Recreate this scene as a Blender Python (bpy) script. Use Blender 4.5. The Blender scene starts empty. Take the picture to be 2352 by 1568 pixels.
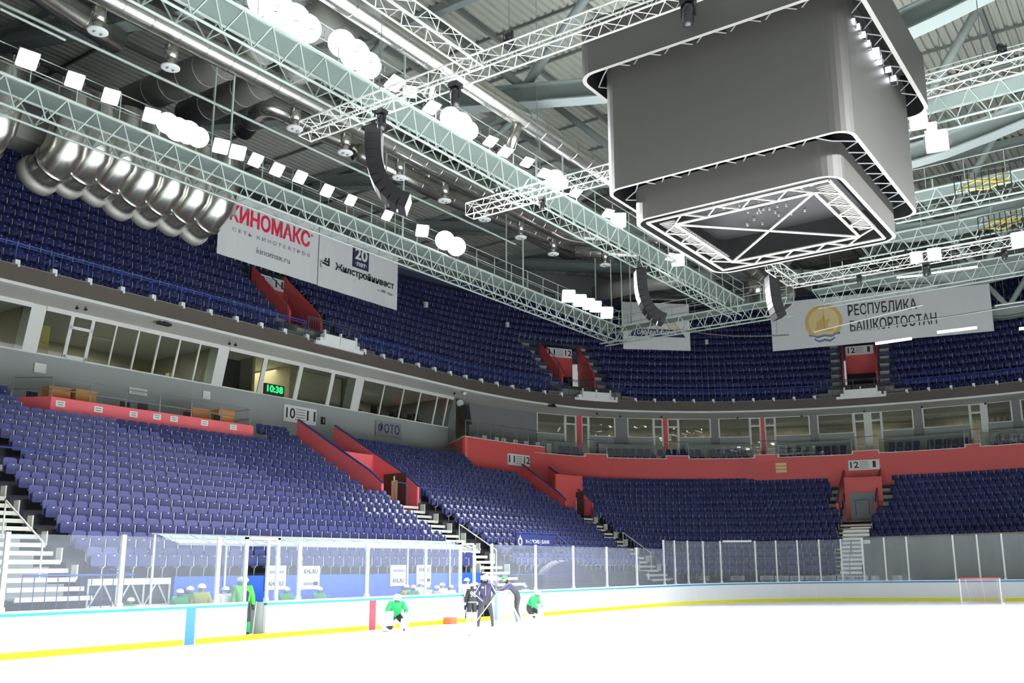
import bpy, bmesh, math, random
import numpy as np
from mathutils import Vector, Matrix
random.seed(7)
S = bpy.context.scene
COL = S.collection
pi = math.pi
V3 = lambda *a: np.array(a, float)

# ------------------------------------------------------------------ camera, world, exposure
W_, H_ = 2352, 1568
FPX, CX, CY = 2176.67, 1327.97, 859.77          # focal length and principal point in pixels (the photo is an off-centre crop)
YAW, PITCH, ROLL = [math.radians(a) for a in (32.346, 11.811, -.9405)]
CAM = V3(-24.45, -9.0, 1.8)                     # photographer on the ice in the near corner
fw = V3(math.cos(PITCH)*math.cos(YAW), math.cos(PITCH)*math.sin(YAW), math.sin(PITCH))
rt = V3(math.sin(YAW), -math.cos(YAW), 0); upv = np.cross(rt, fw)
c_, s_ = math.cos(ROLL), math.sin(ROLL)
CA, CB = c_*rt + s_*upv, -s_*rt + c_*upv
cd = bpy.data.cameras.new('camera'); cam = bpy.data.objects.new('camera', cd); COL.objects.link(cam)
cd.sensor_width = 36; cd.sensor_fit = 'HORIZONTAL'; cd.lens = FPX/W_*36
cd.shift_x = (W_/2-CX)/W_; cd.shift_y = (CY-H_/2)/W_; cd.clip_start = .1; cd.clip_end = 500
cam.matrix_world = Matrix(((CA[0], CB[0], -fw[0], CAM[0]), (CA[1], CB[1], -fw[1], CAM[1]), (CA[2], CB[2], -fw[2], CAM[2]), (0, 0, 0, 1)))
S.camera = cam
wd = bpy.data.worlds.new('hall_fill'); S.world = wd; wd.use_nodes = True
wd.node_tree.nodes['Background'].inputs[0].default_value = (.93, 1, .97, 1)
wd.node_tree.nodes['Background'].inputs[1].default_value = .26  # even ambient fill added in place of bounce from the unbuilt near side
S.view_settings.view_transform = 'Standard'; S.view_settings.look = 'None'; S.view_settings.gamma = 1
S.view_settings.use_curve_mapping = False; S.view_settings.exposure = 0.6
S.cycles.use_denoising = True
S.cycles.max_bounces = 8; S.cycles.transparent_max_bounces = 24; S.cycles.sample_clamp_indirect = 6
FLOOD_W = 7500.0

def ray(x, y): return CA*(x-CX)/FPX - CB*(y-CY)/FPX + fw
def at(x, y, X=None, Y=None, Z=None):           # the point of the plane X=, Y= or Z= that shows at a photo pixel
    d = ray(x, y); i, v = (0, X) if X is not None else (1, Y) if Y is not None else (2, Z)
    return CAM + d*((v-CAM[i])/d[i])
def pix(P):
    d = np.asarray(P, float)-CAM; z = d@fw
    return np.stack([CX+FPX*(d@CA)/z, CY-FPX*(d@CB)/z], -1)

# ------------------------------------------------------------------ materials
def lin(c): return tuple((v/255/12.92 if v/255 <= .04045 else ((v/255+.055)/1.055)**2.4) for v in c)
def mat(name, rgb, rough=.6, metal=0, var=.0, scale=3, spec=.5, emit=None, bump=0, coat=0):
    m = bpy.data.materials.new(name); m.use_nodes = True; n = m.node_tree.nodes; l = m.node_tree.links
    b = n['Principled BSDF']; c = lin(rgb)+(1,)
    b.inputs['Base Color'].default_value = c; b.inputs['Roughness'].default_value = rough; b.inputs['Metallic'].default_value = metal
    b.inputs['Specular IOR Level'].default_value = spec; b.inputs['Coat Weight'].default_value = coat
    if var or bump:
        t = n.new('ShaderNodeTexCoord'); z = n.new('ShaderNodeTexNoise'); z.inputs['Scale'].default_value = scale; z.inputs['Detail'].default_value = 4
        l.new(t.outputs['Object'], z.inputs['Vector'])
        if var:
            r = n.new('ShaderNodeMapRange'); r.inputs[3].default_value = 1-var; r.inputs[4].default_value = 1+var
            x = n.new('ShaderNodeMixRGB'); x.blend_type = 'MULTIPLY'; x.inputs[0].default_value = 1; x.inputs[1].default_value = c
            l.new(z.outputs[0], r.inputs[0]); l.new(r.outputs[0], x.inputs[2]); l.new(x.outputs[0], b.inputs['Base Color'])
        if bump:
            u = n.new('ShaderNodeBump'); u.inputs['Strength'].default_value = bump; l.new(z.outputs[0], u.inputs['Height']); l.new(u.outputs[0], b.inputs['Normal'])
    if emit:
        b.inputs['Emission Color'].default_value = lin(emit[0])+(1,); b.inputs['Emission Strength'].default_value = emit[1]
        m.cycles.emission_sampling = 'NONE'
    return m
def glassmat(name, tint, refl=.12, rough=.02, fog=0, fogc=(220, 225, 235)):
    m = bpy.data.materials.new(name); m.use_nodes = True; n = m.node_tree.nodes; l = m.node_tree.links
    n.remove(n['Principled BSDF']); o = n['Material Output']
    t = n.new('ShaderNodeBsdfTransparent'); t.inputs[0].default_value = lin(tint)+(1,)
    g = n.new('ShaderNodeBsdfGlossy'); g.inputs['Roughness'].default_value = rough
    fz = n.new('ShaderNodeLayerWeight'); pw = n.new('ShaderNodeMath'); pw.operation = 'POWER'; pw.inputs[1].default_value = 4; l.new(fz.outputs['Facing'], pw.inputs[0])
    mx = n.new('ShaderNodeMixShader'); k = n.new('ShaderNodeMath'); k.operation = 'MULTIPLY_ADD'; k.inputs[1].default_value = .5; k.inputs[2].default_value = refl*.35
    l.new(pw.outputs[0], k.inputs[0]); l.new(k.outputs[0], mx.inputs[0]); l.new(t.outputs[0], mx.inputs[1]); l.new(g.outputs[0], mx.inputs[2])
    if fog:
        d = n.new('ShaderNodeBsdfDiffuse'); d.inputs[0].default_value = lin(fogc)+(1,); m2 = n.new('ShaderNodeMixShader'); m2.inputs[0].default_value = fog
        l.new(mx.outputs[0], m2.inputs[1]); l.new(d.outputs[0], m2.inputs[2]); l.new(m2.outputs[0], o.inputs[0])
    else: l.new(mx.outputs[0], o.inputs[0])
    return m
K = {}
for nm, a in dict(
    ice=((246, 250, 253), .35, 0, .01, .4), board=((245, 247, 250), .4), boardcap=((240, 244, 248), .4), cyan=((38, 150, 205), .4), yellow=((250, 240, 10), .45), blueline=((60, 125, 205), .45),
    redline=((225, 60, 75), .45), seat=((54, 60, 118), .42), seatpan=((49, 55, 110), .42), bracket=((205, 208, 210), .4), white=((232, 233, 230), .5), offwhite=((214, 216, 204), .5, 0, .03, 2),
    red=((206, 84, 82), .55, 0, .03, .6), redpale=((222, 98, 104), .55, 0, .02, .6), gwall=((150, 156, 153), .6, 0, .03, .4), gdark=((120, 122, 122), .6), fascia=((78, 70, 62), .6, 0, .05, .5), soffit=((214, 212, 202), .7, 0, .03, .4),
    concrete=((120, 120, 116), .85, 0, .1, 2), terrace=((58, 60, 66), .85, 0, .1, 2), step=((176, 178, 170), .7, 0, .06, 2), navy=((62, 70, 96), .8, 0, .08, .3), frame=((222, 224, 218), .45), rail=((150, 155, 158), .35, .7),
    bluerail=((42, 62, 130), .45), darkrail=((58, 64, 84), .5), deck=((172, 174, 162), .6, 0, .04, .6), beam=((142, 152, 148), .6, 0, .04, .6), purlin=((112, 116, 112), .65), truss=((232, 233, 226), .4), catw=((176, 188, 180), .5, 0, .03, 1), catdeck=((120, 132, 126), .6, 0, .04, 1),
    duct=((196, 195, 186), .24, .9), ductdull=((168, 168, 160), .5, .25), black=((32, 32, 34), .45), blacks=((46, 46, 48), .25), screen=((80, 78, 75), .5, 0, .03, 4), screenlip=((150, 146, 140), .5), sbdark=((24, 23, 23), .7),
    tarp=((112, 114, 104), .8, 0, .12, 1.2), banner=((226, 226, 226), .7, 0, .03, .5), ink=((38, 38, 42), .6), bred=((206, 30, 66), .6), bgrey=((130, 132, 138), .6), bnavy=((42, 40, 72), .6), gold=((206, 176, 96), .6), goldl=((228, 204, 150), .6),
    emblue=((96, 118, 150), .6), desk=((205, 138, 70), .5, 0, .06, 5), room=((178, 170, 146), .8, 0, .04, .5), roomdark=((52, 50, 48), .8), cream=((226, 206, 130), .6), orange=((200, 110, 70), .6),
    green=((28, 150, 82), .75, 0, .06, 12), greenlime=((70, 190, 60), .7, 0, .06, 12), jwhite=((235, 236, 234), .75), jblack=((44, 44, 48), .7, 0, .08, 12), skin=((206, 160, 138), .6), helmet=((240, 240, 240), .3), visor=((60, 60, 64), .25), grayhood=((190, 196, 196), .7),
    padcream=((238, 236, 222), .7), net=((240, 236, 236), .8), goalred=((225, 90, 85), .45), stick=((205, 200, 190), .5), skate=((40, 40, 42), .4), bluepanel=((22, 86, 190), .5), cableyel=((206, 190, 96), .6), olive=((150, 160, 60), .75), poster=((70, 50, 40), .6)).items(): K[nm] = mat('m_'+nm, *a)
K['lens'] = mat('m_lamp_lens', (255, 255, 255), .3, emit=((245, 246, 255), 9)); K['led'] = mat('m_led', (20, 200, 80), .4, emit=((30, 235, 90), 2.2)); K['tubelight'] = mat('m_tube_light', (255, 255, 255), .4, emit=((255, 255, 250), 1.6))
K['glass'] = glassmat('m_rink_glass', (240, 244, 250), .12, .02, .13, (225, 232, 245)); K['winglass'] = glassmat('m_window_glass', (200, 206, 198), .3, .01); K['canopy'] = glassmat('m_canopy_glass', (214, 226, 222), .3, .05, .4, (190, 206, 200)); K['meshnet'] = glassmat('m_goal_net', (245, 240, 240), 0, .5, .18)

# ------------------------------------------------------------------ mesh building
def unit(v): v = np.asarray(v, float); return v/(np.linalg.norm(v)+1e-12)
class MB:
    def __init__(s): s.v = []; s.f = []; s.m = []
    def add(s, vs, fs, mi=0):
        o = len(s.v); s.v += [tuple(map(float, p)) for p in vs]; s.f += [tuple(i+o for i in f) for f in fs]; s.m += [mi]*len(fs)
    def obox(s, c, ax, ay, az, mi=0):           # oriented box from centre and half axes
        c, ax, ay, az = map(np.asarray, (c, ax, ay, az))
        P = [c+i*ax+j*ay+k*az for k in (-1, 1) for j in (-1, 1) for i in (-1, 1)]
        s.add(P, [(0, 2, 3, 1), (4, 5, 7, 6), (0, 1, 5, 4), (2, 6, 7, 3), (0, 4, 6, 2), (1, 3, 7, 5)], mi)
    def box(s, lo, hi, mi=0):
        lo, hi = np.array(lo, float), np.array(hi, float); h = (hi-lo)/2
        s.obox((lo+hi)/2, (h[0], 0, 0), (0, h[1], 0), (0, 0, h[2]), mi)
    def tube(s, p0, p1, r, n=6, r1=None, cap=True, mi=0):
        p0, p1 = np.asarray(p0, float), np.asarray(p1, float); r1 = r if r1 is None else r1
        d = unit(p1-p0); u = unit(np.cross(d, (0, 0, 1) if abs(d[2]) < .9 else (1, 0, 0))); w = np.cross(d, u)
        P = [p+rr*(math.cos(2*pi*i/n)*u+math.sin(2*pi*i/n)*w) for p, rr in ((p0, r), (p1, r1)) for i in range(n)]
        F = [(i, (i+1) % n, n+(i+1) % n, n+i) for i in range(n)]
        if cap: F += [tuple(range(n))[::-1], tuple(range(n, 2*n))]
        s.add(P, F, mi)
    def path(s, pts, r, n=6, closed=False, mi=0, cap=True):
        pts = [np.asarray(p, float) for p in pts]; m = len(pts); rs = r if hasattr(r, '__len__') else [r]*m
        P = []; u = None
        for i, p in enumerate(pts):
            a, b = (pts[(i-1) % m], pts[(i+1) % m]) if closed else (pts[max(i-1, 0)], pts[min(i+1, m-1)])
            d = unit(b-a)
            u = unit(np.cross(d, (0, 0, 1) if abs(d[2]) < .95 else (1, 0, 0))) if u is None else unit(u-d*(u@d))
            w = np.cross(d, u)
            P += [p+rs[i]*(math.cos(2*pi*j/n)*u+math.sin(2*pi*j/n)*w) for j in range(n)]
        F = [(i*n+j, i*n+(j+1) % n, ((i+1) % m)*n+(j+1) % n, ((i+1) % m)*n+j) for i in range(m if closed else m-1) for j in range(n)]
        if cap and not closed: F += [tuple(range(n))[::-1], tuple(range((m-1)*n, m*n))]
        s.add(P, F, mi)
    def prism(s, poly, o, u, v, w, mi=0):       # polygon (a,b) -> o+a*u+b*v, thick along w
        o, u, v, w = map(np.asarray, (o, u, v, w)); n = len(poly)
        P = [o+a*u+b*v for a, b in poly]+[o+a*u+b*v+w for a, b in poly]
        s.add(P, [tuple(range(n))[::-1], tuple(range(n, 2*n))]+[(i, (i+1) % n, n+(i+1) % n, n+i) for i in range(n)], mi)
    def loft(s, secs, closed=True, caps=True, mi=0):
        n = len(secs[0]); P = [p for q in secs for p in q]
        F = [(i*n+j, i*n+(j+1) % n, (i+1)*n+(j+1) % n, (i+1)*n+j) for i in range(len(secs)-1) for j in range(n if closed else n-1)]
        if caps and closed: F += [tuple(range(n))[::-1], tuple(range((len(secs)-1)*n, len(secs)*n))]
        s.add(P, F, mi)
    def lathe(s, prof, o, ax=(0, 0, 1), n=14, mi=0):
        ax = unit(ax); u = unit(np.cross(ax, (0, 1, 0) if abs(ax[1]) < .9 else (1, 0, 0))); w = np.cross(ax, u)
        s.loft([[np.asarray(o)+ax*h+r*(math.cos(2*pi*i/n)*u+math.sin(2*pi*i/n)*w) for i in range(n)] for r, h in prof], mi=mi)
    def ball(s, c, r, n=8, sc=(1, 1, 1), mi=0):
        c = np.asarray(c, float)
        s.loft([[c+V3(sc[0]*r*math.sin(t)*math.cos(2*pi*i/n), sc[1]*r*math.sin(t)*math.sin(2*pi*i/n), sc[2]*r*math.cos(t)) for i in range(n)] for t in np.linspace(.08, pi-.08, n)], mi=mi)
    def build(s, name, mats, parent=None, smooth=False, origin=None):
        me = bpy.data.meshes.new(name); V = np.array(s.v, float)
        if parent is not None and origin is None: V = V-np.array(parent.get('_base', (0, 0, 0)))
        if origin is not None: V = V-np.asarray(origin)
        me.from_pydata(V.tolist(), [], s.f)
        mats = mats if isinstance(mats, (list, tuple)) else [mats]
        for m in mats: me.materials.append(K[m])
        if len(mats) > 1: me.polygons.foreach_set('material_index', s.m)
        if smooth: me.polygons.foreach_set('use_smooth', [True]*len(me.polygons))
        me.update(); o = bpy.data.objects.new(name, me); COL.objects.link(o)
        if parent is not None: o.parent = parent
        elif origin is not None: o.location = origin
        return o
def tag(o, label, cat, group=None):
    o['label'] = label; o['category'] = cat
    if group: o['group'] = group
    return o
def root(name, label, cat, loc, group=None, rz=0, local=False):     # Empty at the base of a thing; parts are given in world coordinates unless local
    o = bpy.data.objects.new(name, None); COL.objects.link(o); o.location = loc; o.rotation_euler.z = rz; o.empty_display_size = .3
    o['_base'] = (0, 0, 0) if local else tuple(map(float, loc))
    return tag(o, label, cat, group)
def solo(name, mb, mats, label, cat, group=None, smooth=False):
    V = np.array(mb.v); c = [*(V[:, :2].min(0)+V[:, :2].max(0))/2, V[:, 2].min()]
    return tag(mb.build(name, mats, None, smooth, c), label, cat, group)
def struct(name, mb, mats, smooth=False, parent=None):
    o = mb.build(name, mats, parent, smooth)
    if parent is None: o['kind'] = 'structure'
    return o
def sroot(name, loc=(0, 0, 0)):
    o = bpy.data.objects.new(name, None); COL.objects.link(o); o.location = loc; o['_base'] = tuple(map(float, loc)); o['kind'] = 'structure'; return o
O1 = 'first second third fourth fifth sixth seventh eighth ninth tenth eleventh twelfth thirteenth fourteenth fifteenth sixteenth seventeenth eighteenth nineteenth'.split()
def ordw(n):
    if n < 20: return O1[n-1]
    t, u = divmod(n, 10); a = 'twenty thirty forty fifty sixty'.split()[t-2]
    return a+'-'+O1[u-1] if u else a[:-1]+'ieth'
def text(body, h, o, right, up, m, parent, width=None, name='lettering', bold=0, align='CENTER', lift=.012):
    c = bpy.data.curves.new(name, 'FONT'); c.body = body; c.size = h/.72; c.align_x = align; c.align_y = 'CENTER'; c.offset = bold; c.resolution_u = 3; c.extrude = .003
    t0 = bpy.data.objects.new(name, c); COL.objects.link(t0); bpy.context.view_layer.update()
    sx = width/max(t0.dimensions.x, 1e-3) if width else 1
    me = bpy.data.meshes.new_from_object(t0.evaluated_get(bpy.context.evaluated_depsgraph_get())); bpy.data.objects.remove(t0); me.materials.clear(); me.materials.append(K[m])
    t = bpy.data.objects.new(name, me); COL.objects.link(t)
    r, u = unit(right), unit(up); n = np.cross(r, u)
    loc = np.asarray(o)+n*lift-np.array(parent.get('_base', (0, 0, 0)))
    t.matrix_basis = Matrix(((r[0]*sx, u[0], n[0], loc[0]), (r[1]*sx, u[1], n[1], loc[1]), (r[2]*sx, u[2], n[2], loc[2]), (0, 0, 0, 1)))
    t.parent = parent; return t
def plate(mb, c, r, u, w, h, th=.03, mi=0):
    r, u = unit(r), unit(u); n = np.cross(r, u); mb.obox(np.asarray(c)-n*th/2, r*w/2, u*h/2, n*th/2, mi)

# ------------------------------------------------------------------ plan of the bowl: master curve = face of the upper-tier fascia
KP = [(-62, 29.2), (-40, 29.2), (-20, 29.2), (0, 29.2), (16, 29.2), (24, 29.05), (30.3, 27.9), (35.2, 25.4), (40.3, 20.0), (43.6, 13.4), (45.3, 6.7), (45.9, 0), (45.3, -6.7), (43.6, -13.4), (40.3, -20.), (35.2, -25.4)]
def catmull(P, n=40):
    P = np.array(P, float); out = []
    for i in range(len(P)-1):
        p0, p1, p2, p3 = P[max(i-1, 0)], P[i], P[i+1], P[min(i+2, len(P)-1)]
        for t in np.linspace(0, 1, n, endpoint=False): out.append(.5*((2*p1)+(-p0+p2)*t+(2*p0-5*p1+4*p2-p3)*t*t+(-p0+3*p1-3*p2+p3)*t**3))
    return np.array(out+[P[-1]])
MC = catmull(KP); MS = np.concatenate([[0], np.cumsum(np.hypot(*np.diff(MC, axis=0).T))]); MS -= np.interp(0, MC[:len(MC)//2, 0], MS[:len(MC)//2])
TN = np.gradient(MC, MS, axis=0)
for _ in range(12): TN[1:-1] = (TN[:-2]+2*TN[1:-1]+TN[2:])/4
TN /= np.linalg.norm(TN, axis=1)[:, None]
def M(s):
    p = np.stack([np.interp(s, MS, MC[:, 0]), np.interp(s, MS, MC[:, 1])], -1); t = np.stack([np.interp(s, MS, TN[:, 0]), np.interp(s, MS, TN[:, 1])], -1)
    return p, t, np.stack([t[..., 1], -t[..., 0]], -1)
def B(s, d, z):                                 # point at arc length s, d metres inside the fascia line, height z
    p, t, n = M(s); q = p+n*d; return V3(q[0], q[1], z)
def TAN(s): t = M(s)[1]; return V3(t[0], t[1], 0)
def NRM(s): n = M(s)[2]; return V3(n[0], n[1], 0)
UPZ = V3(0, 0, 1)
def blend(s): u = min(max((s-24)/24, 0), 1); return u*u*(3-2*u)
def off(k, s): return 12.85-2.0*blend(s)-.85*k
def tread(k, s): b = blend(s); return (1.35+.49*k)*(1-b)+(1.14+.53*k)*b
def sweep(mb, poly, s0, s1, ds=1.0, mi=0):      # poly: list of (d,z) or function of s
    n = max(1, int(math.ceil((s1-s0)/(ds if s0 > 15 or s1 > 22 else 6)))); ss = np.linspace(s0, s1, n+1)
    mb.loft([[B(s, d, z) for d, z in (poly(s) if callable(poly) else poly)] for s in ss], mi=mi)
SLO, SHI = -30, 72

# ------------------------------------------------------------------ floor, ice, boards
mb = MB(); mb.box((-70, -60, -.6), (75, 60, -.12)); struct('floor', mb, 'concrete')
def rinkpath():
    R = 7.6; pts = [(-26, 15.0)]
    for x in np.linspace(-22, 22.4, 30): pts.append((x, 15.0))
    for a in np.linspace(90, 0, 19)[1:]: pts.append((22.4+R*math.cos(math.radians(a)), 7.4+R*math.sin(math.radians(a))))
    for y in np.linspace(6, -7, 10): pts.append((30.0, y))
    return np.array(pts)
RP = rinkpath(); RL = np.concatenate([[0], np.cumsum(np.hypot(*np.diff(RP, axis=0).T))])
def RPT(l, out=0, z=0):
    p = V3(np.interp(l, RL, RP[:, 0]), np.interp(l, RL, RP[:, 1]), z); e = .05
    q = V3(np.interp(l+e, RL, RP[:, 0])-np.interp(l-e, RL, RP[:, 0]), np.interp(l+e, RL, RP[:, 1])-np.interp(l-e, RL, RP[:, 1]), 0); t = unit(q)
    return p+out*V3(-t[1], t[0], 0)
LX = lambda x: x+26                             # along the straight side, arc length of X
mb = MB(); ring = [tuple(p) for p in RP]+[(30, -15), (-30, -15), (-30, 15)]
mb.prism(ring, V3(0, 0, -.12), V3(1, 0, 0), V3(0, 1, 0), V3(0, 0, .12)); struct('ice_floor', mb, 'ice')
for a, b in (((1500, 1508), (2352, 1536)), ((1500, 1457), (2240, 1470))):
    p, q = at(*a, Z=.003), at(*b, Z=.003); mb = MB(); mb.obox((p+q)/2, (q-p)/2, unit(np.cross(q-p, UPZ))*.012, V3(0, 0, .002)); struct('trim_ice_line', mb, 'gwall')
def rsweep(mb, poly, l0, l1, ds=.5, mi=0):
    n = max(1, int(math.ceil((l1-l0)/ds))); mb.loft([[RPT(l, o, z) for o, z in poly] for l in np.linspace(l0, l1, n+1)], mi=mi)
def board(l0, l1, label, marks=()):
    r = root('rink_board', label, 'rink board', RPT((l0+l1)/2), 'white boards around the ice')
    mb = MB(); rsweep(mb, [(0, 0), (0, 1.0), (.12, 1.0), (.12, 0)], l0, l1); mb.build('panel', 'board', r)
    mb = MB(); rsweep(mb, [(-.02, 1.05), (-.02, 1.11), (.16, 1.11), (.16, 1.05)], l0, l1); mb.build('cap_rail', 'boardcap', r)
    mb = MB(); rsweep(mb, [(-.025, .985), (-.025, 1.055), (.12, 1.055), (.12, .985)], l0, l1); mb.build('coloured_band', 'cyan', r)
    cuts = [l0]+[c for m in marks for c in (m[0]-.2, m[0]+.2)]+[l1]
    mb = MB()
    for a, b in zip(cuts[::2], cuts[1::2]): rsweep(mb, [(-.015, .0), (-.015, .155), (.05, .155), (.05, .0)], a, b)
    mb.build('kick_plate', 'yellow', r)
    for c, m, nm in marks:
        mb = MB(); rsweep(mb, [(-.012, .0), (-.012, .985), (.05, .985), (.05, 0)], c-.15, c+.15); mb.build(nm, m, r)
board(LX(-20), LX(-5.22), 'white rink board with the pale blue line mark, nearest the camera', [(LX(-7.14), 'blueline', 'blue_line_mark')])
board(LX(-4.52), LX(4.9), 'white rink board with the red centre line mark in front of the players bench', [(LX(0), 'redline', 'red_line_mark')])
board(LX(6.72), LX(22.4), 'long white rink board between the open gate and the far corner', [(LX(7.0), 'blueline', 'blue_line_mark')])
board(LX(22.4), LX(22.4)+11.94, 'curved white rink board of the far corner')
board(LX(22.4)+11.94, RL[-1]-.2, 'straight white rink board behind the far goal, below the dark tarp')
mb = MB(); rsweep(mb, [(-.015, 0), (-.015, .155), (.05, .155), (.05, 0)], LX(-5.22), LX(-4.52)); rsweep(mb, [(-.015, 0), (-.015, .155), (.05, .155), (.05, 0)], LX(4.9), LX(6.72)); struct('trim_gate_sill', mb, 'yellow')

# rink glass: each pane with the post at its start
GL = 'clear rink glass panes above the boards'
def pane(l0, l1, top, label, post=True, topbar=False, thick=.045):
    r = root('glass_pane', label, 'glass pane', RPT(l0, .06, 1.11), GL)
    mb = MB(); mb.loft([[RPT(q, .05, 1.11), RPT(q, .05, top)] for q in np.linspace(l0, l1, 6)], closed=False); mb.build('pane', 'glass', r)
    if post:
        mb = MB(); p = RPT(l0, .06, 0); q = RPT(l0+.1, .06, 0); t = unit(q-p); n = np.cross(t, UPZ)
        mb.obox(p+UPZ*(1.11+top+.04)/2, t*thick, n*.04, UPZ*(top+.04-1.11)/2); mb.obox(p+UPZ*1.16, t*thick*1.5, n*.06, UPZ*.05); mb.build('post', 'frame', r)
    if topbar:
        mb = MB(); mb.path([RPT(l, .06, top+.02) for l in np.linspace(l0+.2, l1-.2, 5)], .06); mb.build('top_bar', 'white', r)
xs = [-15.35, -12.3, -9.3, -6.3]
for i, x in enumerate(xs): pane(LX(x), LX(x+3.0 if x > -7 else x+3.0) if x > -7 and False else LX(min(x+3.02, -5.25)), 2.95, 'clear glass pane on the nearest board, %s before the open bench door' % ('last' if x > -7 else ordw(4-i)+' from last'), thick=.055)
pane(LX(-4.5), LX(-3.3), 2.9, 'narrow clear glass pane just after the open bench door', thick=.035)
for i, x in enumerate((-3.25, -.25)): pane(LX(x), LX(x+2.98), 2.9, 'clear glass pane before the players bench, %s' % ('with the red line under its far end' if i == 0 else 'after the red line'), thick=.05)
pane(LX(2.75), LX(4.88), 2.9, 'clear glass pane before the bench, ending at the open gate by the coaches', thick=.035)
for i, x in enumerate((6.75, 9.84, 12.85, 15.84, 18.83)): pane(LX(x), LX(x+3.0), 2.98, 'clear glass pane on the side board past the gate, %s from the gate' % ordw(i+1), thick=.04)
l = LX(21.85); i = 0
while l < RL[-1]-1.3:
    st = 2.44 if i in (12,) else 1.22
    if i == 4: st = 2.2
    pane(l, l+st, 3.42, 'tall clear glass pane around the far corner and end, %s from the low side panes' % ordw(i+1), topbar=(i == 4), thick=.04); l += st; i += 1
# dark tarp hung behind the end glass
mb = MB(); N = 40; ys = np.linspace(6.9, -9, N)
mb.loft([[V3(31.0+.05*math.sin(j*1.7)+dx, y, z) for dx, z in ((0, .9), (0, 3.55), (.03, 3.55), (.03, .9))] for j, y in enumerate(ys)])
solo('tarp', mb, 'tarp', 'dark grey tarp hanging behind the end glass and the far goal', 'tarp')
mb = MB(); mb.obox((30.35, 6.6, 3.25), (0, .27, 0), (.02, 0, 0), (0, 0, .1)); solo('sign_plate', mb, 'white', 'small blank white plate on the end glass at the edge of the dark tarp', 'sign')

# ------------------------------------------------------------------ lower stand
def vc(i, k): return (-10.4, 9.6, 24.9+.155*k, 52.5+.115*k)[i]   # centre (arc length) of aisle i at row k
VH = 1.25
def gaps(k, seats):
    g = []
    for i in range(4):
        c = vc(i, k)
        if k >= 8: g.append((c-VH-(.95 if seats else 0), c+VH+(.95 if seats else 0)))
        else: g.append((c-1.05-(.28 if seats else 0), c+1.05+(.28 if seats else 0)))
    return g
def kmax(s): return 14 if s < 21 else 12
def kmin(s): return 1 if s < 24 else 0
mb = MB()
for k in range(0, 15):
    lo, hi = (SLO if k >= 1 else 24.0), (SHI if k <= 12 else 21.3)
    cur = lo
    for a, b in gaps(k, False)+[(hi, hi)]:
        if a > cur: sweep(mb, lambda s, k=k: [(off(k, s)+.43, tread(k, s)), (off(k, s)-.44, tread(k, s)), (off(k, s)-.44, tread(k, s)-.6), (off(k, s)+.43, tread(k, s)-.6)], cur, min(a, hi), 1.2)
        cur = max(cur, b)
        if cur >= hi: break
sweep(mb, [(.5, 8.15), (-6, 8.15), (-6, 7.9), (.5, 7.9)], SLO, 21.4)
o = struct('stand_terrace', mb, 'terrace')
mb = MB(); sweep(mb, lambda s: [(off(0 if s > 30 else 1, s)+.40, tread(0 if s > 30 else 1, s)-.5), (off(0 if s > 30 else 1, s)+.36, tread(0 if s > 30 else 1, s)-.5), (off(0 if s > 30 else 1, s)+.36, -.1), (off(0 if s > 30 else 1, s)+.40, -.1)], SLO, SHI, 1.2)
struct('wall_under_stand', mb, 'roomdark')
# white aisle stairs
def aisle(i, label):
    r = root('aisle_stairs', label, 'stairs', B(vc(i, 3), off(3, vc(i, 3)), 0), 'white open stairs between the seat blocks')
    k0 = 0 if i == 3 else 1
    mb = MB(); mf = MB()
    for j in range(-2 if k0 else 0, 14):
        k = k0+j/2; c = vc(i, k); d = off(k, c); z = tread(k, c)+.02
        p, t, n = B(c, d, z), TAN(c), NRM(c)
        mb.obox(p, t*1.02, n*.17, UPZ*.035); mb.obox(p+n*.17-UPZ*.02, t*1.02, n*.02, UPZ*.06)
    for sg in (-1, 1):
        for k in np.arange(k0, 7.5, 1):
            c = vc(i, k); p, t, n = B(c, off(k, c), tread(k, c)), TAN(c), NRM(c)
            mf = MB(); mf.obox(p+t*sg*1.06+UPZ*.16, t*.02, n*.14, UPZ*.24); mf.build('side_plate', 'offwhite', r)
    mb.build('treads', 'offwhite', r)
    mb = MB(); c = vc(i, 2); k1 = k0
    for kk in (k0, k0+2.5): c = vc(i, kk); p = B(c, off(kk, c)+.2, tread(kk, c)); mb.tube(p, p+UPZ*1.0, .025)
    c0, c1 = vc(i, k0), vc(i, k0+2.5); mb.tube(B(c0, off(k0, c0)+.2, tread(k0, c0)+1), B(c1, off(k0+2.5, c1)+.2, tread(k0+2.5, c1)+1), .025); mb.build('handrail', 'offwhite', r)
aisle(0, 'white open stairs between seat blocks, nearest the camera'); aisle(1, 'white open stairs below the red 10 and 11 passage'); aisle(2, 'white open stairs below the red 11 and 12 passage'); aisle(3, 'white open stairs below the red 12 and 1 passage at the end')
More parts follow.
